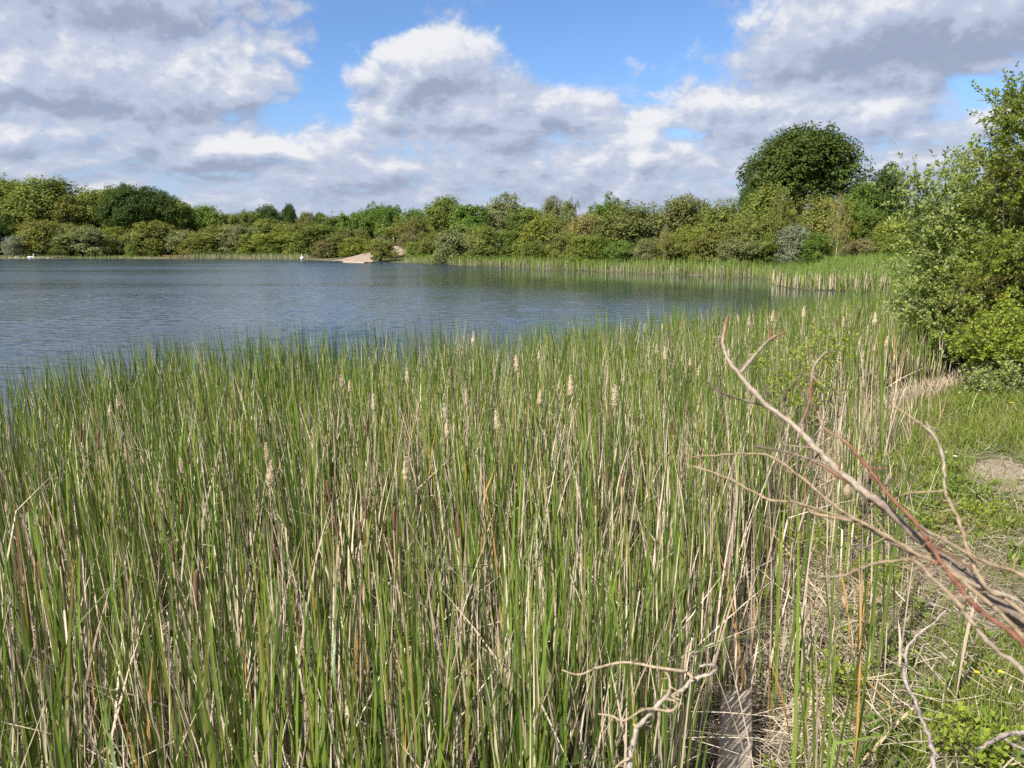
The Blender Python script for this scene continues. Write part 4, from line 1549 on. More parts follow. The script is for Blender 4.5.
# ------------------------------------------------------------------ near shrubs on the right, built twig by twig
def twig_bush(name, base, ells, ntwig, nleaf, twl, lf, lw, cols, label, cat, limb_n=16, limb_r=0.035, seed=0, shoots=(), barkcol=(1, 1, 1), twr=0.006):
    r = np.random.default_rng(seed)
    wood, leaves = Acc(), Acc()
    base = np.array(base)
    E = [(np.array(c), np.array(s), w) for c, s, w in ells]
    wts = np.array([w for _, _, w in E])
    wts = wts / wts.sum()
    starts, dirs = [], []
    for _ in range(ntwig):
        c, s, _w = E[r.choice(len(E), p=wts)]
        u = unit(r.normal(size=3))
        k = r.uniform(0.35, 1.0) ** 0.6
        p = c + u * s * k * (1 + 0.14 * math.sin(5 * u[0] + 3 * u[2] * 2))
        out = unit(u * s)
        starts.append(p)
        dirs.append(unit(out * 0.7 + np.array([0, 0, 0.45]) + r.normal(size=3) * 0.45))
    for p0, p1 in shoots:
        starts.append(np.array(p0))
        dirs.append(np.array(p1) - np.array(p0))
    starts, dirs = np.array(starts), np.array(dirs)
    # limbs
    for k in range(limb_n):
        j = r.integers(0, ntwig)
        tgt = starts[j]
        mid = base + (tgt - base) * 0.5 + np.array([0, 0, 0.12 * np.linalg.norm(tgt - base)]) + r.normal(size=3) * 0.12
        b0 = base + np.array([*(r.normal(size=2) * 0.10), -0.05])
        pts = smooth_path([b0, mid, tgt], 12)
        L = np.linspace(0, 1, 12)
        tube(wood, pts, limb_r * r.uniform(0.5, 1) * (1.1 - 0.95 * L), 6, barkcol, 0.05)
        for _ in range(5):
            i0 = r.integers(4, 11)
            j2 = np.argmin(np.linalg.norm(starts - (pts[i0] + r.normal(size=3) * 0.5), axis=1))
            q_ = smooth_path([pts[i0], (pts[i0] + starts[j2]) / 2 + r.normal(size=3) * 0.06, starts[j2]], 7)
            tube(wood, q_, limb_r * 0.3 * (1.1 - 0.85 * np.linspace(0, 1, 7)), 5, barkcol)
    for k in range(len(starts)):
        sh = k >= ntwig
        L = np.linalg.norm(dirs[k]) if sh else twl * r.uniform(0.6, 1.3)
        d = unit(dirs[k])
        t = np.linspace(0, 1, 5)[:, None]
        bend = r.normal(size=3) * (0.18 if not sh else 0.06)
        pts = starts[k] + d * L * t + bend * L * t ** 2
        tube(wood, pts, twr * (1.2 - t[:, 0]) * (1.0 if not sh else 1.8), 4, barkcol)
        n = int(nleaf * (L / twl) * r.uniform(0.7, 1.2))
        tt = r.uniform(0.05, 1.02, n)
        B = starts[k] + d * L * tt[:, None] + bend * L * tt[:, None] ** 2
        sd = unit(np.cross(np.tile(d, (n, 1)), r.normal(size=(n, 3))))
        ld = unit(sd + d * 0.6 + np.array([0, 0, 0.1]))
        nr = unit(np.array([0, 0, 0.9]) + r.normal(size=(n, 3)) * 0.55)
        B = B + sd * 0.012
        cv = cols(r, n, k, starts[k])
        leaves.add(*leaf_quads(B, None, nr, ld, lf * r.uniform(0.6, 1.25, n), lw * r.uniform(0.7, 1.2, n), cv, 0.2))
    e = empty(name, base)
    o = obj('foliage', leaves.mesh('foliage', False), M['shrub'], e)
    o.location = -base
    w_ = obj('limbs', wood.mesh('limbs'), M['bark'], e)
    w_.location = -base
    tag(e, label, cat)
    return e


def willow_cols(r, n, k, p):
    g = r.random((n, 1))
    c = np.array([0.20, 0.26, 0.060]) * (1 - g) + np.array([0.36, 0.42, 0.130]) * g
    pale = r.random(n) < 0.14
    c[pale] = np.array([0.36, 0.41, 0.24]) * r.uniform(0.8, 1.1, (pale.sum(), 1))
    return c


def haw_cols(r, n, k, p):
    g = r.random((n, 1))
    c = np.array([0.135, 0.195, 0.030]) * (1 - g) + np.array([0.29, 0.34, 0.050]) * g
    if math.sin(p[0] * 3.1 + p[2] * 2.7) > 0.93:
        c = c * 0.6 + np.array([0.34, 0.20, 0.07]) * 0.4
    return c


def haw_bright(r, n, k, p):
    g = r.random((n, 1))
    return np.array([0.17, 0.24, 0.03]) * (1 - g) + np.array([0.34, 0.38, 0.05]) * g


def ell(px, py, Y, rx, ry, w, dz=None):
    c = at_y(px, py, Y)
    s = Y / FPX
    return (c, (rx * s, (rx * s if dz is None else dz), ry * s), w)


YW = 16.2
bw = at_z(955, 392, 0.35)
willow_base = (at_y(962, 370, YW)[0], YW, on_ground(at_y(962, 370, YW)[0], YW))
twig_bush('willow_bush', willow_base,
          [ell(966, 248, YW, 40, 56, 2.8, 1.2), ell(940, 300, YW, 26, 40, 1.4, 0.8), ell(942, 208, YW + 0.3, 24, 30, 0.7, 0.6), ell(985, 322, YW - 0.4, 44, 36, 1.6, 1.0),
           ell(1000, 240, YW + 0.3, 50, 80, 1.8, 1.1), ell(915, 200, YW + 0.3, 10, 16, 0.12, 0.3)],
          1250, 28, 0.55, 0.098, 0.054, willow_cols, 'pale grey green willow bush at the right beside the reeds', 'willow', 20, 0.05, 21,
          shoots=[(at_y(918, 190, YW), at_y(916, 152, YW)), (at_y(905, 195, YW), at_y(897, 160, YW)), (at_y(940, 180, YW), at_y(950, 140, YW)),
                  (at_y(965, 175, YW), at_y(972, 140, YW)), (at_y(925, 190, YW), at_y(930, 165, YW))])
YH = 14.4
hb = (at_y(1045, 380, YH)[0], YH, on_ground(at_y(1045, 380, YH)[0], YH))
twig_bush('hawthorn_bush', hb,
          [ell(1056, 235, YH, 56, 70, 2.6, 1.3), ell(1036, 150, YH, 38, 46, 1.3, 0.7), ell(1030, 118, YH, 24, 30, 0.6, 0.45), ell(1010, 285, YH - 0.4, 44, 40, 1.2, 0.8),
           ell(1075, 310, YH, 70, 50, 1.6, 1.2), ell(1005, 195, YH, 22, 20, 0.30, 0.5)],
          1500, 32, 0.50, 0.062, 0.048, haw_cols, 'tall yellow green hawthorn with rusty young shoots at the right edge', 'hawthorn', 18, 0.06, 22,
          shoots=[(at_y(1018, 130, YH), at_y(1008, 70, YH)), (at_y(1022, 115, YH), at_y(985, 92, YH)), (at_y(1020, 135, YH), at_y(978, 90, YH)),
                  (at_y(1012, 120, YH), at_y(1012, 66, YH)), (at_y(1005, 150, YH), at_y(996, 118, YH)), (at_y(1020, 110, YH), at_y(1024, 62, YH))])
YL = 12.6
lb = (at_y(1022, 385, YL)[0], YL, on_ground(at_y(1022, 385, YL)[0], YL))
twig_bush('hawthorn_bush', lb,
          [ell(1012, 345, YL, 40, 26, 2, 0.6), ell(985, 352, YL, 22, 14, 0.6, 0.4), ell(1050, 340, YL, 40, 34, 1.4, 0.7)],
          420, 30, 0.36, 0.058, 0.046, haw_bright, 'low bright yellow green hawthorn bush in front of the tall one', 'hawthorn', 12, 0.025, 23)
YB = 11.8
bb = (at_y(1010, 405, YB)[0], YB, on_ground(at_y(1010, 405, YB)[0], YB))
twig_bush('bramble_bush', bb,
          [ell(1012, 395, YB, 40, 18, 1.5, 0.5), ell(1040, 380, YB, 30, 20, 1.0, 0.5)],
          160, 22, 0.32, 0.06, 0.045, willow_cols, 'dark low bramble under the bright hawthorn bush', 'bramble', 10, 0.012, 24)
# sapling behind the bare branch, and small leafy plants on the bank
YS = 6.2
sb = (at_y(800, 440, YS)[0], YS, on_ground(at_y(800, 440, YS)[0], YS))
twig_bush('hawthorn_sapling', sb,
          [ell(806, 362, YS, 34, 26, 1.0, 0.22), ell(800, 395, YS, 30, 24, 0.8, 0.22), ell(782, 370, YS, 16, 12, 0.2, 0.1), ell(835, 355, YS, 14, 14, 0.25, 0.1)],
          85, 17, 0.20, 0.028, 0.021, haw_bright, 'thin yellow green sapling behind the tip of the bare branch', 'sapling', 8, 0.006, 25, twr=0.0018)
for i, (px, py, rx, ry, lab) in enumerate(((880, 428, 26, 14, 'light green leafy plant on the bank above the bare branch'),
                                           (975, 490, 22, 9, 'bright low plant at the lower edge of the path'),
                                           (880, 520, 20, 16, 'leafy bramble shoot beneath the thick part of the bare branch'),
                                           (780, 545, 22, 20, 'small leafy bramble at the right edge of the reeds below the branch'),
                                           (930, 492, 24, 14, 'dark leafy weed behind the upright bare twig'),
                                           (842, 470, 26, 20, 'leafy green plant behind the middle of the thick bare branch'),
                                           (815, 520, 20, 18, 'yellow green leafy plant between the straw coloured canes and the reeds'),
                                           (850, 600, 22, 18, 'green leafy plant under the level tip of the pale cane'),
                                           (790, 740, 24, 18, 'dark green leafy plant right of the timber board at the bottom edge'),
                                           (985, 690, 26, 16, 'lush leafy weed on the bank near the bottom right corner'))):
    z = 0.55 if px < 830 else 0.95
    b = at_z(px, py + ry, z)
    s = b[1] / FPX
    twig_bush('leafy_plant', (b[0], b[1], on_ground(b[0], b[1])), [((b[0], b[1], on_ground(b[0], b[1]) + ry * s * 0.8), (rx * s, 0.15, ry * s * 0.7), 1)],
              44, 14, 0.14, 0.036, 0.024, haw_bright if i != 4 else haw_cols, lab, 'plant', 5, 0.003, 40 + i, twr=0.0014)


# ------------------------------------------------------------------ bare branches in the foreground
def px_tube(acc, P, wpx, colr, n=None, sides=8, wob_=0.05, jit=0.0):
    """P: (px, py, range) ; wpx: width in pixels at each point"""
    pts = np.array([at_r(x, y, r_) for x, y, r_ in P])
    rad = np.array([w / FPX * r_ * 0.33 for w, (_, _, r_) in zip(wpx, P)])
    n = n or len(P) * 5
    sp = smooth_path(pts, n)
    rr2 = np.interp(np.linspace(0, 1, n), np.linspace(0, 1, len(P)), rad) * (1 + 0.10 * rng.normal(size=n))
    # nodes along the shoot
    for k in range(2, n - 2, 5):
        rr2[k] *= 1.22
    sp = sp + rng.normal(size=sp.shape) * jit
    cl = np.asarray(colr, float)
    if cl.ndim == 2:
        cc = np.stack([np.interp(np.linspace(0, 1, n), np.linspace(0, 1, len(cl)), cl[:, q2]) for q2 in range(3)], 1)
        cc = np.repeat(cc, sides, 0)
        cc = np.vstack([cc, cc[0], cc[-1]])
    else:
        cc = cl
    tube(acc, sp, rr2, sides, cc, wob_)
    # short spurs, buds and snapped side shoots
    if n >= 14:
        Tn = np.gradient(sp, axis=0)
        for k in range(3, n - 2):
            if rng.random() > 0.27:
                continue
            d = unit(Tn[k]) * rng.uniform(-0.9, 0.3) + unit(rng.normal(size=3)) * 0.9
            L = rng.uniform(0.006, 0.03) if rng.random() < 0.86 else rng.uniform(0.035, 0.08)
            q_ = sp[k] + unit(d) * np.linspace(0, L, 4)[:, None] + rng.normal(size=(4, 3)) * 0.0012
            tube(acc, q_, np.array([0.55, 0.45, 0.36, 0.2]) * min(rr2[k], 0.0035), 5, cc[k * sides] if np.ndim(cc) == 2 else cc)


GREY, PALE, RED, TAN = (0.215, 0.172, 0.138), (0.34, 0.285, 0.23), (0.215, 0.098, 0.062), (0.31, 0.24, 0.155)
DARKTW = (0.13, 0.098, 0.08)


def px_part(name, P, w, colr, parent, **kw):
    a = Acc()
    px_tube(a, P, w, colr, **kw)
    return obj(name, a.mesh(name), M['twig'], parent)


def rp(L, r0, r1):
    k = len(L)
    return [(x, y, r0 + (r1 - r0) * i / max(k - 1, 1)) for i, (x, y) in enumerate(L)]


e = empty('bare_branch', (0, 0, 0))
tag(e, 'thick bare grey branch reaching diagonally from the right edge to the lake, with forked twigs', 'branch')
stem = rp([(728, 316), (723, 337), (727, 357), (739.5, 375), (764, 403), (789, 421), (814, 446), (838, 470), (860, 488), (886, 508), (914, 534), (945, 560), (982, 590), (1026, 622)], 1.66, 1.30)
stem += [(1110, 690, 1.25), (1230, 800, 1.28), (1350, 930, 1.40), (1420, 1040, 1.55)]
px_part('stem', stem, [4, 4.5, 4.8, 5.6, 6.2, 7, 7.6, 8.2, 9, 10.2, 11.6, 13.4, 16.5, 24, 27, 29, 31, 33],
        [RED, PALE, PALE, PALE, PALE, PALE, GREY, GREY, GREY, GREY, GREY, GREY], e, n=80, jit=0.0008)
sv_ = [
    (rp([(739.5, 374), (757, 353), (769, 340), (785, 332)], 1.635, 1.66), [4.5, 4, 3.5, 2], [PALE, PALE, RED]),
    (rp([(768, 341), (771, 334), (770.5, 326)], 1.655, 1.66), [3.5, 4, 2], [RED, RED]),
    (rp([(769, 406.5), (749, 401.5), (727, 395), (712, 387)], 1.61, 1.60), [4, 3.5, 3.2, 2], [PALE, DARKTW, DARKTW]),
    (rp([(799, 428), (809, 404), (811, 384), (814, 367), (823.7, 354.5), (833, 352)], 1.57, 1.60), [4.5, 4, 4, 3.5, 3, 2], [GREY, RED, PALE, DARKTW]),
    (rp([(815, 365), (811, 355), (805, 348)], 1.595, 1.60), [3, 2.5, 1.6], [PALE, RED]),
    (rp([(784, 416), (784, 401.6), (789, 389), (800, 377)], 1.58, 1.57), [4, 3.6, 3.2, 2.2], [GREY, DARKTW, DARKTW]),
    (rp([(754, 446), (781.6, 451), (814, 461), (838.5, 476), (861, 491), (885, 510)], 1.50, 1.44), [3, 3.5, 4, 5, 5.5, 6], [DARKTW, GREY, RED, RED]),
    (rp([(783, 450), (780, 436), (779, 421)], 1.49, 1.49), [3, 2.5, 2], [GREY, DARKTW]),
    (rp([(868, 494), (871, 476), (873, 461)], 1.46, 1.44), [4.5, 4.2, 3.4], DARKTW),
    (rp([(884, 507), (884, 491), (889, 477)], 1.44, 1.42), [5, 4.5, 3.5], PALE),
    (rp([(764, 404), (767, 394), (766, 384)], 1.61, 1.615), [3, 2.2, 1.5], DARKTW),
    (rp([(820, 452), (812, 462), (806, 470)], 1.54, 1.52), [3, 2.4, 1.4], GREY),
    (rp([(934, 552), (952, 540), (972, 523)], 1.36, 1.34), [4, 3, 2], DARKTW),
]
for P_, w_, c_ in sv_:
    px_part('twig', P_, w_, c_, e)
a_ = Acc()
kn = at_r(847, 491, 1.45)
tube(a_, [kn + np.array([0, 0, -0.016]), kn + np.array([0.003, 0, -0.008]), kn, kn + np.array([0.002, 0, 0.012])], [0.002, 0.007, 0.008, 0.003], 9, TAN, 0.25)
obj('withered_leaf', a_.mesh('withered_leaf'), M['twig'], e)


def cane(label, P_, w_, c_, twigs=()):
    a2 = Acc()
    px_tube(a2, P_, w_, c_, jit=0.0006)
    if not twigs:
        o_ = obj('cane', a2.mesh('cane'), M['twig'])
    else:
        o_ = empty('cane')
        obj('stem', a2.mesh('stem'), M['twig'], o_)
        for tp, tw, tc_ in twigs:
            px_part('twig', tp, tw, tc_, o_)
    tag(o_, label, 'cane', 'thin canes along the bare branch')


OFF = [(1110, 735, 1.28), (1230, 860, 1.30), (1340, 1000, 1.42)]
cane('reddest smooth cane running along the upper side of the thick bare branch',
     rp([(817.5, 411.5), (825, 429), (848, 444), (861, 460), (873, 474), (892, 499), (917, 524), (932, 549), (957, 584), (982, 612), (1026, 646)], 1.48, 1.20) + OFF,
     [2.6, 3, 3.5, 4, 4.2, 4.5, 5, 5, 5.5, 6, 6.5, 7, 7, 8], [TAN, RED, RED, RED, RED, RED])
cane('straw coloured cane whose tip arches level over the reeds left of the branch',
     rp([(688, 458), (703, 456), (745, 454), (770, 456), (802, 478), (831, 503), (852, 517), (873, 528), (914, 552), (945, 568), (985, 600), (1026, 640)], 1.56, 1.22) + [(1120, 745, 1.28), (1230, 870, 1.30), (1330, 1000, 1.42)],
     [1.6, 2.4, 2.6, 3, 3.4, 3.6, 4, 4, 4.4, 4.6, 5, 5, 6, 6, 7], TAN)
cane('straw coloured cane with the lowest tip left of the branch',
     rp([(684, 463), (727, 478), (767, 499), (799, 503), (817, 514), (851, 521), (882, 536), (911, 553), (939, 561), (975, 585), (1026, 606)], 1.50, 1.26) + [(1120, 690, 1.28), (1250, 820, 1.32), (1340, 960, 1.42)],
     [1.6, 3, 3.6, 3.8, 4, 4, 4.2, 4.6, 4.8, 5, 5, 6, 6, 7], [TAN, TAN, TAN, PALE, GREY],
     twigs=[(rp([(851, 521), (830, 513), (815, 508), (795, 502), (783, 493)], 1.40, 1.42), [2.5, 2.4, 2.2, 2, 1.4], TAN)])
cane('pale cane with a level tip below the branch bending down to the right edge',
     rp([(818, 576), (834, 577), (848, 574), (870, 565), (898, 560), (916, 562), (932, 578), (954, 599), (973, 624), (995, 649), (1026, 674)], 1.30, 1.12) + [(1110, 770, 1.20), (1220, 890, 1.28), (1310, 1010, 1.42)],
     [2, 2.8, 3.2, 3.4, 3.6, 4, 4.4, 4.8, 5, 5.5, 6, 7, 7, 8], [PALE, TAN, TAN, PALE, PALE])
cane('pale cane on top of the branch running flattest to the right edge',
     rp([(905, 516), (923, 528), (960, 549), (992, 565), (1026, 577)], 1.34, 1.18) + [(1130, 640, 1.2), (1260, 780, 1.28), (1340, 930, 1.40)],
     [3, 3.6, 4, 4.6, 5, 6, 7, 7], [GREY, TAN, TAN, TAN])
cane('upright kinked twig rising above the branch towards the path',
     rp([(893, 405), (911, 418), (930, 431), (941, 449), (944, 470), (944.5, 488), (951, 505), (959, 521), (969, 553), (985, 585), (1026, 615)], 1.40, 1.24) + [(1140, 720, 1.28), (1250, 850, 1.32), (1330, 960, 1.42)],
     [2, 2.6, 3.2, 4, 3.5, 3.6, 4, 4, 4.4, 5, 5, 6, 6, 7], [TAN, PALE, TAN, TAN, GREY],
     twigs=[(rp([(930, 431), (928, 426), (926, 421)], 1.37, 1.37), [3.6, 3, 2], PALE),
            (rp([(944, 491), (925, 492), (905, 494), (893, 501)], 1.34, 1.36), [3, 2.6, 2.4, 1.8], TAN)])

# lower branch at the bottom centre
e = empty('bare_branch', (0, 0, 0))
tag(e, 'small pale bare branch with curling twigs at the bottom edge in front of the reeds', 'branch')
px_part('stem', [(560, 1160, 2.05), (600, 980, 1.85), (622, 840, 1.7)] + rp([(629, 770), (633, 745), (638, 728), (652, 712), (665.5, 698), (681, 691), (693, 679.6), (708, 674.7), (716, 669.5), (712, 664.5), (700, 666)], 1.62, 1.5),
        [12, 10, 8.6, 7.4, 7, 6.6, 6.2, 5.8, 5.4, 5, 4.8, 4.4, 3.8, 2.6], (0.42, 0.37, 0.31), e, jit=0.0006)
for P_, w_, c_ in (
        (rp([(693, 679), (685, 672), (654, 667), (637, 663.5), (620, 662.6), (597, 668), (579, 674.7), (562, 670)], 1.52, 1.60), [3.6, 3.4, 3.4, 3.2, 3, 2.8, 2.4, 1.6], TAN),
        (rp([(667, 697), (670, 687), (668, 675), (660, 669)], 1.55, 1.55), [4, 3.6, 3, 2.4], TAN),
        (rp([(665, 699), (677, 702), (671, 711), (646, 709), (624, 720.6), (612, 716), (598, 714)], 1.55, 1.58), [2.6, 3, 3, 2.8, 2.6, 2.4, 1.6], TAN),
        (rp([(630, 758), (621, 763), (612, 772)], 1.60, 1.60), [4, 3.4, 2.4], TAN),
        (rp([(685, 672), (687, 649), (695, 638)], 1.52, 1.54), [2.6, 2.2, 1.4], TAN),
        (rp([(638, 728), (633, 724)], 1.58, 1.58), [3.6, 1.8], PALE),
        (rp([(681, 691), (672, 696), (680, 700)], 1.54, 1.53), [2.6, 2.2, 1.6], TAN)):
    px_part('twig', P_, [v * 1.1 for v in w_], (0.40, 0.32, 0.22), e)

# greyish dead twig on the bank
e = empty('dead_twig', (0, 0, 0))
tag(e, 'crooked grey dead twig standing on the bank at the lower right', 'twig')
px_part('stem', rp([(936, 800), (934, 768), (928, 736), (920, 714), (905, 677), (908, 647), (926, 630), (947, 610)], 3.25, 3.35), [5, 5, 4.6, 4.4, 4.4, 3.6, 3, 1.8], (0.36, 0.31, 0.29), e, jit=0.003)
px_part('twig', rp([(920, 714), (913, 706), (907, 704)], 3.3, 3.3), [3, 2.4, 1.6], (0.36, 0.31, 0.29), e)
px_part('twig', rp([(906, 660), (899, 648)], 3.32, 3.3), [2.6, 1.6], (0.36, 0.31, 0.29), e)
e = empty('dead_twig', (0, 0, 0))
tag(e, 'forked grey twig lying across the bottom right corner', 'twig')
px_part('stem', rp([(975, 752), (990, 742), (1003, 736), (1026, 732), (1060, 735)], 2.85, 2.7), [2, 4, 5, 5, 5], (0.36, 0.31, 0.29), e, jit=0.002)
px_part('twig', rp([(1003, 737), (1012, 744), (1026, 750)], 2.78, 2.72), [3.4, 3, 2.4], (0.36, 0.31, 0.29), e)

# long fallen reed stalks on the bank, each seen on its own
for i, (p0, p1, zz, lab) in enumerate((
        ((826, 675), (882, 697), 0.42, 'straw coloured stalk lying flat across the reed litter'),
        ((770, 522), (845, 625), 0.5, 'long thin dead stalk leaning down over the edge of the bank'),
        ((866, 740), (930, 700), 0.6, 'dead stalk lying beside the crooked grey twig'))):
    a = Acc()
    A_, B_ = at_z(*p0, zz), at_z(*p1, zz)
    zA, zB = on_ground(A_[0], A_[1]) + 0.03, on_ground(B_[0], B_[1]) + 0.03
    if i == 1:
        zA += 0.35
    pts = smooth_path([(A_[0], A_[1], zA), ((A_[0] + B_[0]) / 2, (A_[1] + B_[1]) / 2, (zA + zB) / 2 + 0.03), (B_[0], B_[1], zB)], 9)
    tube(a, pts, [0.011, 0.011, 0.011, 0.01, 0.01, 0.009, 0.008, 0.006, 0.005], 6, (0.55, 0.42, 0.25))
    tag(obj('dead_stalk', a.mesh('dead_stalk'), M['dry']), lab, 'dead stalk')

# orange and straw reed stalks standing alone on the bank
BL = [(855, 655, 'clump of orange based reed stalks standing alone on the bank', 9), (900, 690, 'pair of dead straw stalks at the edge of the bank grass', 4),
      (835, 700, 'young green reed shoots growing from the litter on the bank', 5), (945, 735, 'narrow green reed clump beside the crooked grey twig', 4),
      (800, 745, 'green and straw reed shoots beside the timber board', 6), (893, 590, 'dark green rush tuft under the thick part of the branch', 40)]
for i, (px, py, lab, k) in enumerate(BL):
    p = at_z(px, py, 0.45)
    p[2] = on_ground(p[0], p[1])
    e = empty('reed_plant', p)
    z = np.zeros((k, 3))
    if i == 5:
        c0, c1 = green_cols(k, 0.75)
        me = mesh_arr('leaves', *blades(z + np.column_stack([rng.normal(size=(k, 2)) * 0.05, np.zeros(k)]), U(0.35, 0.65, k), U(0.003, 0.006, k), U(0, 6.28, k), U(0, 0.15, k), U(0, 0.35, k), U(0, 3, k), U(0, 1, k), c0, c1, 4))
        obj('leaves', me, M['reed'], e)
    else:
        ng = max(1, k // 2)
        me = mesh_arr('leaves', *reed_green(z[:ng], 0.62, 6, 1.0, 0.03))
        obj('leaves', me, M['reed'], e)
        V_, F_, C_ = reed_dry(z[:k - ng], 0.6, 6, 1.15, 0.03)
        if i == 0:
            C_ = np.tile(np.array([0.50, 0.30, 0.11]), (len(C_), 1)) * U(0.8, 1.15, len(C_))[:, None]
        obj('dried_leaves', mesh_arr('dried_leaves', V_, F_, C_), M['dry'], e)
    tag(e, lab, 'reed')


# ------------------------------------------------------------------ weathered timber board at the foot of the bank
def box_mesh(name, corners, th):
    """a board from 4 top corners (m) with thickness, worn top"""
    c = np.array(corners, float)
    n = 14
    acc = Acc()
    t = np.linspace(0, 1, n)
    L = c[0][None] * (1 - t)[:, None] + c[3][None] * t[:, None]
    Rr = c[1][None] * (1 - t)[:, None] + c[2][None] * t[:, None]
    L = L + rng.normal(size=L.shape) * 0.003
    Rr = Rr + rng.normal(size=L.shape) * 0.003
    inn = unit(Rr - L) * 0.008
    dn = np.array([0, 0, 1.0])
    ring = np.stack([L + inn, Rr - inn, Rr - dn * 0.008, Rr - dn * th, L - dn * th, L - dn * 0.008], 1)
    V = ring.reshape(-1, 3)
    F = []
    for i in range(n - 1):
        for j in range(6):
            jj = (j + 1) % 6
            F.append((i * 6 + j, i * 6 + jj, (i + 1) * 6 + jj, (i + 1) * 6 + j))
    F += [(0, 5, 2, 1), (5, 4, 3, 2)]
    o2 = (n - 1) * 6
    F += [(o2, o2 + 1, o2 + 2, o2 + 5), (o2 + 5, o2 + 2, o2 + 3, o2 + 4)]
    return mesh_arr(name, V, F, smooth=False)


zb = 0.30
cn = [at_z(715, 790, zb - 0.04), at_z(752, 790, zb), at_z(752, 690, zb + 0.10), at_z(722, 692, zb + 0.06)]
tag(obj('timber_board', box_mesh('timber_board', cn, 0.10), M['timber']), 'weathered grey brown timber board at the foot of the bank by the reeds', 'board')


# ------------------------------------------------------------------ flowers
def flower(name, p, h, petals, rad, pc, cc, label, cat, group=None):
    e2 = empty(name, p)
    a = Acc()
    tube(a, [(0, 0, 0), (0.004, 0, h * 0.5), (0, 0.003, h)], [0.0022, 0.002, 0.0018], 5, (0.14, 0.2, 0.05))
    obj('stem', a.mesh('stem'), M['grass'], e2)
    a = Acc()
    n = petals
    an = np.arange(n) * 2 * math.pi / n
    d = np.column_stack([np.cos(an), np.sin(an), np.full(n, 0.25)])
    B = np.column_stack([np.cos(an), np.sin(an), np.zeros(n)]) * rad * 0.15 + np.array([0, 0.003, h])
    a.add(*leaf_quads(B, None, np.tile([0, -0.3, 1.0], (n, 1)), unit(d), np.full(n, rad), np.full(n, rad * 0.75), np.tile(pc, (n, 1))))
    obj('petals', a.mesh('petals', False), M['petal'], e2)
    a = Acc()
    tube(a, [(0, 0.003, h - 0.002), (0, 0.003, h + 0.002), (0, 0.003, h + 0.004)], [rad * 0.28, rad * 0.3, rad * 0.1], 8, cc)
    obj('flower_centre', a.mesh('flower_centre'), M['petal'], e2)
    tag(e2, label, cat, group)


YEL, WHT = (0.80, 0.58, 0.03), (0.80, 0.80, 0.76)
for (px, py, lab) in ((983, 623, 'left of the two yellow buttercups under the branch at the right'), (1006, 628, 'right of the two yellow buttercups under the branch at the right'),
                      (962, 505, 'yellow buttercup in the grass just below the path'), (1012, 380 + 17, 'yellow buttercup below the bramble at the right edge')):
    p = at_z(px, py, 1.1)
    p[2] = on_ground(p[0], p[1])
    flower('buttercup', p, 0.11, 6, 0.016 if py > 450 else 0.03, YEL, YEL, lab, 'flower', 'yellow flowers on the bank')
for (px, py, lab) in ((949, 436, 'upper white daisy in the grass left of the path'), (957, 441, 'lower white daisy in the grass left of the path')):
    p = at_z(px, py, 1.05)
    p[2] = on_ground(p[0], p[1])
    flower('daisy', p, 0.10, 12, 0.022, WHT, YEL, lab, 'flower', 'white flowers on the bank')


# ------------------------------------------------------------------ far things: swans, rocks, timber edging, post, pylons
def swan(px, py, Y, turn, label, up=1.0, s=1.0):
    b = at_y(px, py, Y)
    e2 = empty('swan', (b[0], Y, 0.0))
    e2.rotation_euler = (0, 0, turn)
    e2.scale = (s, s, s * up)
    a = Acc()
    pts = smooth_path([(-0.75, 0, 0.32), (-0.5, 0, 0.24), (-0.2, 0, 0.20), (0.15, 0, 0.20), (0.36, 0, 0.28), (0.45, 0, 0.45), (0.40, 0, 0.65), (0.40, 0, 0.85), (0.48, 0, 0.98), (0.60, 0, 0.96)], 36)
    rad = np.interp(np.linspace(0, 1, 36), np.linspace(0, 1, 10), [0.03, 0.16, 0.25, 0.26, 0.17, 0.08, 0.06, 0.055, 0.075, 0.05])
    tube(a, pts, rad, 12, (1, 1, 1))
    obj('body', a.mesh('body'), M['white'], e2)
    a = Acc()
    tube(a, [(0.60, 0, 0.955), (0.68, 0, 0.93), (0.76, 0, 0.90)], [0.04, 0.03, 0.012], 8)
    obj('beak', a.mesh('beak'), M['beak'], e2)
    for sd in (-1, 1):
        a = Acc()
        tube(a, [(0.2, 0.20 * sd, 0.30), (-0.1, 0.25 * sd, 0.38), (-0.45, 0.18 * sd, 0.42), (-0.72, 0.08 * sd, 0.44)], [0.07, 0.16, 0.13, 0.03], 8)
        obj('wing', a.mesh('wing'), M['white'], e2)
    tag(e2, label, 'swan')


swan(31.5, 258, 200, 0.15, 'white swan resting low at the water near the left edge', 1.0, 1.25)
swan(302, 260.5, 186, -1.3, 'upright white swan on the water left of the sandy slope', 1.3, 1.05)


def rock(px, Y, s, label, group):
    r = np.random.default_rng(int(px * 10))
    u_, v_ = 10, 7
    V = []
    for i in range(v_):
        ph = math.pi * (i + 0.3) / (v_ - 0.4)
        for j in range(u_):
            th = 2 * math.pi * j / u_
            k = 1 + 0.16 * r.normal()
            V.append((s * k * math.sin(ph) * math.cos(th), s * 0.7 * k * math.sin(ph) * math.sin(th), s * 0.55 * k * math.cos(ph)))
    F = [(i * u_ + j, i * u_ + (j + 1) % u_, (i + 1) * u_ + (j + 1) % u_, (i + 1) * u_ + j) for i in range(v_ - 1) for j in range(u_)]
    F += [(0, j, (j + 1) % u_, (j + 2) % u_) for j in range(2, u_ - 1, 2)]
    p = at_y(px, 258, Y)
    o_ = obj('rock', mesh_arr('rock', V, F, smooth=False), M['rock'])
    o_.location = (p[0], Y, 0.15 * s + 0.1)
    tag(o_, label, 'rock', group)


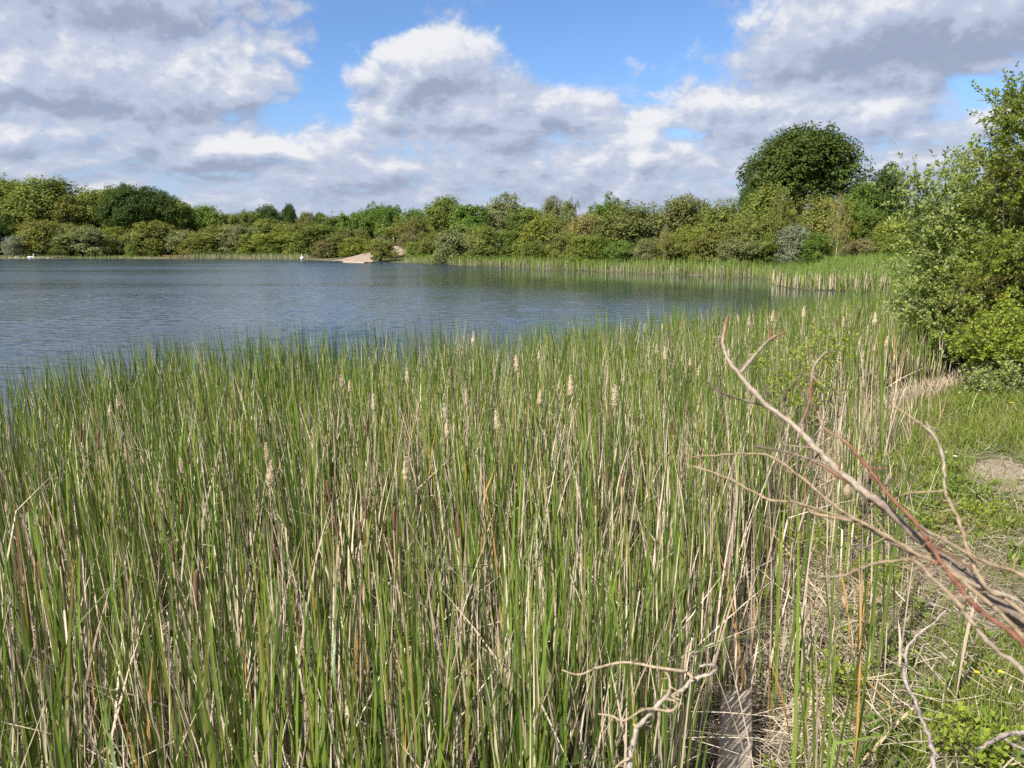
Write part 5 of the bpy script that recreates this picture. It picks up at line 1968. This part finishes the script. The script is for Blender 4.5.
for px, s, Y, lab in ((10, 0.5, 204, 'pale rock at the waterline nearest the left edge'), (17, 0.8, 204, 'pale rock below the small blossoming bush'), (24, 0.5, 205, 'pale stone just left of the resting swan'),
                      (39, 0.4, 204, 'small pale stone right of the resting swan'), (48, 0.45, 204, 'pale stone halfway between the resting swan and the dark log'),
                      (60, 0.7, 205, 'larger pale stone beside the dark log on the far left shore')):
    rock(px, Y, s, lab, 'pale stones on the far left shore')
a = Acc()
lp = [at_y(x, y, 204.5) for x, y in ((52, 258), (57, 256.8), (64, 256.6), (69, 257.8))]
tube(a, smooth_path(lp, 12), np.linspace(0.3, 0.2, 12), 8, (0.7, 0.7, 0.7), 0.06)
tag(obj('driftwood_log', a.mesh('driftwood_log'), M['bark']), 'dark log lying among stones on the far left shore', 'log')

# timber edging at the far left
e = empty('timber_edging', (at_y(178, 258, 204)[0], 204, 0))
tag(e, 'low brown timber edging on the far shore under the olive shrubs', 'edging')
xs = np.linspace(at_y(164, 258, 204)[0], at_y(189, 258, 204)[0], 13) - e.location[0]
M['brownwood'] = solid_mat('brown_timber', (0.24, 0.14, 0.09), (0.14, 0.085, 0.06), 3, 0.9, 0.4)
for k, x in enumerate(xs):
    a = Acc()
    tube(a, [(x, 0, -0.4), (x, 0, 0.9), (x + 0.02, 0, 0.95 + 0.12 * math.sin(k * 2.3)), (x + 0.02, 0, 1.0 + 0.12 * math.sin(k * 2.3))], [0.13, 0.13, 0.12, 0.03], 8)
    obj('post', a.mesh('post'), M['brownwood'], e)
a = Acc()
tube(a, [(xs[0] - 0.3, 0.25, 0.75), (0, 0.25, 0.78), (xs[-1] + 0.3, 0.25, 0.74)], 0.14, 8)
obj('rail', a.mesh('rail'), M['brownwood'], e)

# pale landing boards by the sandy slope
c0_ = at_z(343, 261.3, 0.25)
c1_ = at_z(364, 262.0, 0.25)
bd = [c0_, c1_, c1_ + np.array([0.3, 2.2, 0]), c0_ + np.array([0.3, 2.2, 0])]
M['palewood2'] = solid_mat('pale_boards', (0.50, 0.40, 0.30), (0.38, 0.30, 0.22), 4, 0.85, 0.3)
tag(obj('landing_stage', box_mesh('landing_stage', bd, 0.22), M['palewood2']), 'pale boarded landing stage at the foot of the sandy slope', 'landing stage')
# post by the upper sand
p = at_y(393.5, 247, 174)
a = Acc()
tube(a, [(0, 0, -0.6), (0, 0, 1.0), (0.02, 0, 2.1), (0.02, 0, 2.2)], [0.11, 0.10, 0.09, 0.03], 8)
o_ = obj('post', a.mesh('post'), M['palewood2'])
o_.location = (p[0], 174, p[2])
o_.name = 'marker_post'
tag(o_, 'thin pale post standing on the upper patch of bare sand', 'post')


def pylon(px, top, Y, label):
    g = at_y(px, top, Y)
    e2 = empty('electricity_pylon', (g[0], Y, 0))
    H = g[2]
    a = Acc()
    for sx in (-1, 1):
        for sy in (-1, 1):
            tube(a, [(sx * 3.6, sy * 3.6, 0), (sx * 1.0, sy * 1.0, H * 0.62), (sx * 0.5, sy * 0.5, H * 0.9), (0, 0, H)], [0.28, 0.24, 0.2, 0.15], 4)
    lv = np.linspace(0.05, 0.95, 11)
    wd = lambda f: np.interp(f, [0, 0.62, 0.9, 1], [3.6, 1.0, 0.5, 0.05])
    for f0, f1 in zip(lv[:-1], lv[1:]):
        for s1 in (-1, 1):
            for sy in (-1, 1):
                tube(a, [(-s1 * wd(f0), sy * wd(f0), f0 * H), (0, sy * (wd(f0) + wd(f1)) / 2, (f0 + f1) / 2 * H), (s1 * wd(f1), sy * wd(f1), f1 * H)], 0.12, 4)
    obj('lattice_mast', a.mesh('lattice_mast'), M['steel'], e2)
    for f, w in ((0.66, 6.0), (0.78, 8.0), (0.90, 5.2)):
        a = Acc()
        tube(a, [(-w, 0, f * H), (0, 0, f * H + 0.8), (w, 0, f * H)], [0.12, 0.35, 0.12], 4)
        tube(a, [(-w, 0, f * H), (0, 0, f * H - 0.8), (w, 0, f * H)], [0.12, 0.30, 0.12], 4)
        obj('crossarm', a.mesh('crossarm'), M['steel'], e2)
    tag(e2, label, 'pylon', 'pylons on the far skyline')


pylon(331.5, 207.5, 1150, 'faint electricity pylon on the skyline, left one of two')
pylon(340.5, 207, 1250, 'faint electricity pylon on the skyline, right one of two')
